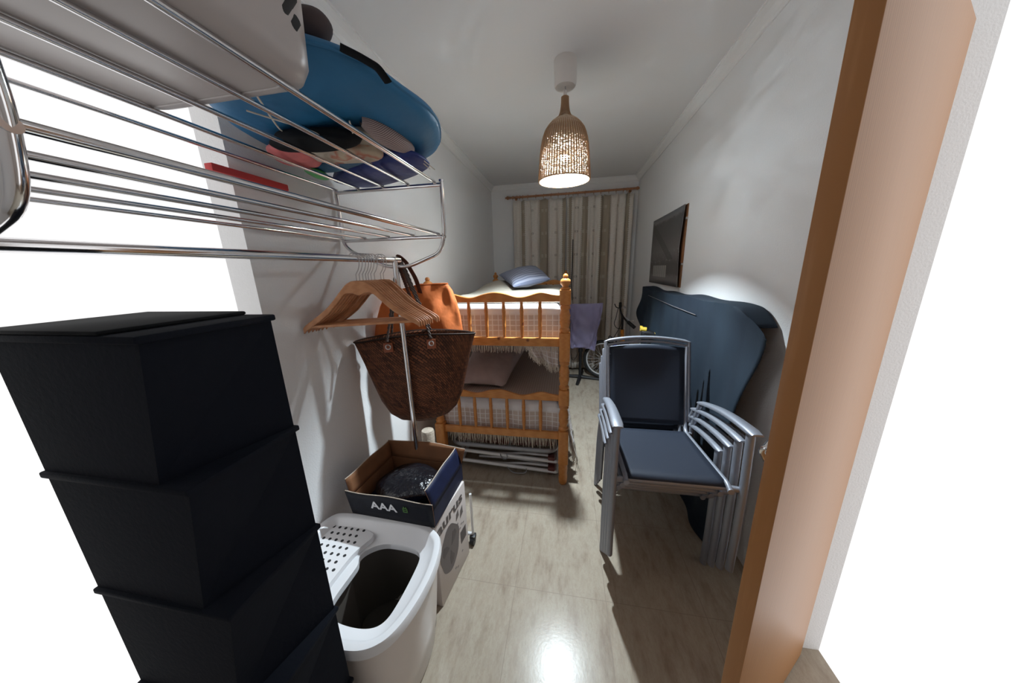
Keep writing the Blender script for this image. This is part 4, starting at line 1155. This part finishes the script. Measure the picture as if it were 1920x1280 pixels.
# ------------------------------------------------------------ on the rack: carrier, round bag, small things
RT = TZ+.015
def rr_loop(x0, x1, y0, y1, z, r, n=8):
    P = []
    for (cx, cy, a0) in ((x1-r, y1-r, 0), (x0+r, y1-r, 90), (x0+r, y0+r, 180), (x1-r, y0+r, 270)):
        for i in range(n+1):
            a = math.radians(a0+90*i/n); P.append(V(cx+r*math.cos(a), cy+r*math.sin(a), z))
    return P
cr = thing('plastic_carrier', 'greige plastic carrier with slanted dark slots on top of the wall rack', 'carrier', (-.76, .48, RT))
cx0, cx1, cy0, cy1 = -.985, -.514, .275, .672
mb = MB().loft([rr_loop(cx0+.03, cx1-.03, cy0+.03, cy1-.03, RT, .05), rr_loop(cx0+.008, cx1-.010, cy0+.008, cy1-.010, RT+.010, .06), rr_loop(cx0, cx1, cy0, cy1, RT+.035, .065),
                rr_loop(cx0-.008, cx1+.010, cy0-.008, cy1+.008, RT+.27, .07), rr_loop(cx0-.016, cx1+.018, cy0-.016, cy1+.016, RT+.275, .07), rr_loop(cx0-.016, cx1+.018, cy0-.016, cy1+.016, RT+.29, .07)], True, False)
o = obj('shell', mb, M['carrier'], cr, 50); solid(o, .004)
obj('base_ridge', MB().tube(rr_loop(cx0+.035, cx1-.045, cy0+.035, cy1-.045, RT+.001, .04), .003, 6, closed=True), M['carrier'], cr)
sl = MB()
for (y, z, h) in ((.612, .088, .014), (.603, .112, .030), (.575, .124, .046), (.535, .126, .048), (.495, .128, .050), (.455, .128, .050), (.415, .128, .050)):
    x = cx1+.010*(z-.035)/.235-.0005
    sl.tube([(x-h*.043, y-h*.55, RT+z-h*.8), (x-h*.030, y-h*.42, RT+z-h*.62), (x+h*.030, y+h*.42, RT+z+h*.62), (x+h*.043, y+h*.55, RT+z+h*.8)], [.005, .0085, .0085, .005], 12, flat=.14, up=(1, 0, 0))
obj('slot_inlays', sl, M['hole'], cr, label='dark slanted inlays standing in for shaded vent slots')  # flattened strips, recess shade is put into their dark colour
o = obj('felt_hat', blob((-.615, .775, RT+.198), (.055, .040, .036), 2, .03), M['brown_felt'], None, 80); centre(o)
tag(o, 'dark brown round felt hat on the blue bag, behind the greige carrier', 'hat')

rb_ = thing('round_bag', 'large round blue zipped bag lying on the wall rack by the carrier', 'bag', (-.745, 1.10, RT+.06))
def disc(u, v):
    a = 2*PI*u; b = PI*(v-.5); r = math.cos(b)**.35 if abs(v-.5) < .4999 else 0
    rx, ry = .300, .37; w = 1+.02*math.sin(5*a)+.012*math.sin(9*a+1)
    x = -.735+rx*w*math.cos(a)*r; y = 1.02+ry*w*math.sin(a)*r
    z = RT+.105+.050*math.sin(b)*(1+.15*math.sin(3*a))+.05*(x+.735)/.3*.0-.05*((x+.735)/.3)**2*.2+.02*((x+.735)/.3)-.012*(y-1.1)/.44
    return V(max(x, XL+.012), y, z)
mb = MB(); mb.grid(disc, 72, 24, wrapu=True); bmesh.ops.remove_doubles(mb.bm, verts=mb.bm.verts, dist=.0004)
body = obj('body', mb, M['blue_cloth'], rb_, 80)
obj('piping', MB().tube([disc(i/72, .5)+V(.0, 0, .0) for i in range(72)], .005, 6, closed=True), M['blue_cloth'], rb_)
obj('carry_handle', MB().tube(arc_pts([(-.515, .74, RT+.125), (-.487, .765, RT+.118), (-.462, .80, RT+.112), (-.455, .83, RT+.095)], .01), .014, 8, flat=.35), M['black_cloth'], rb_, label='black webbing handle')

def pouch(name, c, r, seed, mat, label, cat, amp=.06, group=None, rz=0, e=1.0):
    o = obj(name, blob(c, r, seed, amp, rz, e), mat, None, 80); centre(o); return tag(o, label, cat, group)
pouch('pouch', (-.765, 1.245, RT+.030), (.265, .105, .029), 11, M['navy_cloth'], 'navy blue nylon pouch at the far end of the wall rack', 'pouch', .05, None, -.41, .72)
pouch('pouch', (-.82, 1.12, RT+.040), (.20, .045, .024), 12, M['teal_cloth'], 'teal nylon pouch under the round blue bag, beside the navy pouch', 'pouch', .05, None, -.35, .8)
pouch('cloth_bundle', (-.755, 1.035, RT+.028), (.125, .052, .027), 13, M['print'], 'beige patterned cloth bundle lying under the round blue bag', 'cloth', .08, None, .15, .75)
pouch('cloth_bundle', (-.93, 1.01, RT+.024), (.070, .085, .023), 14, M['pink_cloth'], 'pinkish red cloth bundle on the rack beside the patterned bundle', 'cloth', .06, None, .3, .8)
pouch('cloth_bundle', (-.775, .925, RT+.028), (.145, .048, .026), 15, M['black_cloth'], 'black cloth bundle on the rack beneath the round blue bag', 'cloth', .10, None, .05, .8)
pouch('cloth_bundle', (-.645, 1.005, RT+.052), (.050, .055, .018), 18, M['duvet'], 'small tan cloth bundle on the rack between net bag and patterned bundle', 'cloth', .10, None, .6, .8)
pouch('beach_toy', (-.985, 1.165, RT+.014), (.030, .070, .013), 16, M['green'], 'small bright green object on the rack near the wall', 'toy', .06, None, .2)
pouch('stick', (-.655, .945, RT+.078), (.055, .010, .006), 17, M['yellow'], 'thin yellow wooden stick under the round blue bag', 'stick', .02)
o = obj('wall_bar', MB().box(-1.050, -1.022, .80, 1.052, RT-.072, RT-.050, .003), M['red_cloth'], None, 30); centre(o)
tag(o, 'flat red bar fixed to the left wall beneath the upper rack tier', 'bar')
# net bag on the far right of the round bag
nbg = thing('net_bag', 'pinkish white net bag with drawstring hanging under the round blue bag', 'net bag', (-.565, 1.10, RT+.03))
def netf(u, v):
    a = 2*PI*u; q = v; w = .047*math.sin(PI*min(1, q*.92+.06))**.55*(1-.12*q)
    c = V(-.615, .935, RT+.072).lerp(V(-.545, 1.125, RT+.050), q)
    return c+V(.55*math.cos(a), -.45*math.cos(a), 0)*w*1.1+V(0, 0, 1)*w*math.sin(a)*.85
mb = MB(); mb.grid(netf, 36, 24, wrapu=True, uvf=lambda u, v: (u*.6, v*.5)); obj('net', mb, M['net'], nbg, 80)
obj('drawstring', MB().tube([(-.545, 1.125, RT+.04), (-.530, 1.16, RT+.015), (-.520, 1.195, RT+.004)], .0018, 5).tube([(-.545, 1.125, RT+.04), (-.520, 1.15, RT+.018), (-.505, 1.205, RT+.004)], .0018, 5), M['fringe'], nbg)
o = obj('wire_coil', MB().tube(arc_pts([(-.72, .70, RT+.035), (-.78, .80, RT+.02), (-.86, .90, RT+.05), (-.80, .98, RT+.02), (-.66, .96, RT+.03), (-.60, .86, RT+.035)], .06), .0022, 6)
        .tube(arc_pts([(-.80, .74, RT+.03), (-.70, .84, RT+.012), (-.74, .92, RT+.03)], .04), .0022, 6), M['fringe'], None); centre(o)
tag(o, 'thin pale cord coiled among the cloth bundles on the rack', 'cord')

# ------------------------------------------------------------ camera
f_px = 559.077
R0 = V(0.98429137, 0.17426739, -0.02830872); R1 = V(-0.01408554, 0.23734334, 0.9713237); R2 = V(-0.17598893, 0.95566679, -0.23606965)
cam = bpy.data.cameras.new('camera'); co = bpy.data.objects.new('camera', cam); COL.objects.link(co)
cam.sensor_fit = 'HORIZONTAL'; cam.sensor_width = 36; cam.lens = 36*f_px/1920; cam.clip_start = .02; cam.clip_end = 60
Mc = Matrix((( R0.x, R1.x, -R2.x, 0), (R0.y, R1.y, -R2.y, 0), (R0.z, R1.z, -R2.z, 1.5), (0, 0, 0, 1)))
co.matrix_world = Mc
sc.camera = co

# ------------------------------------------------------------ light: plain white world added beyond the wall gaps, and the pendant
w = bpy.data.worlds.new('world'); sc.world = w; w.use_nodes = True
w.node_tree.nodes['Background'].inputs[0].default_value = (1, 1, 1, 1); w.node_tree.nodes['Background'].inputs[1].default_value = 1.02

sc.view_settings.view_transform = 'Standard'; sc.view_settings.look = 'None'
sc.view_settings.exposure = .14; sc.view_settings.gamma = 1; sc.view_settings.use_curve_mapping = False
sc.cycles.use_denoising = True
sc.cycles.max_bounces = 10; sc.cycles.diffuse_bounces = 6; sc.cycles.transparent_max_bounces = 16
sc.cycles.sample_clamp_indirect = 6
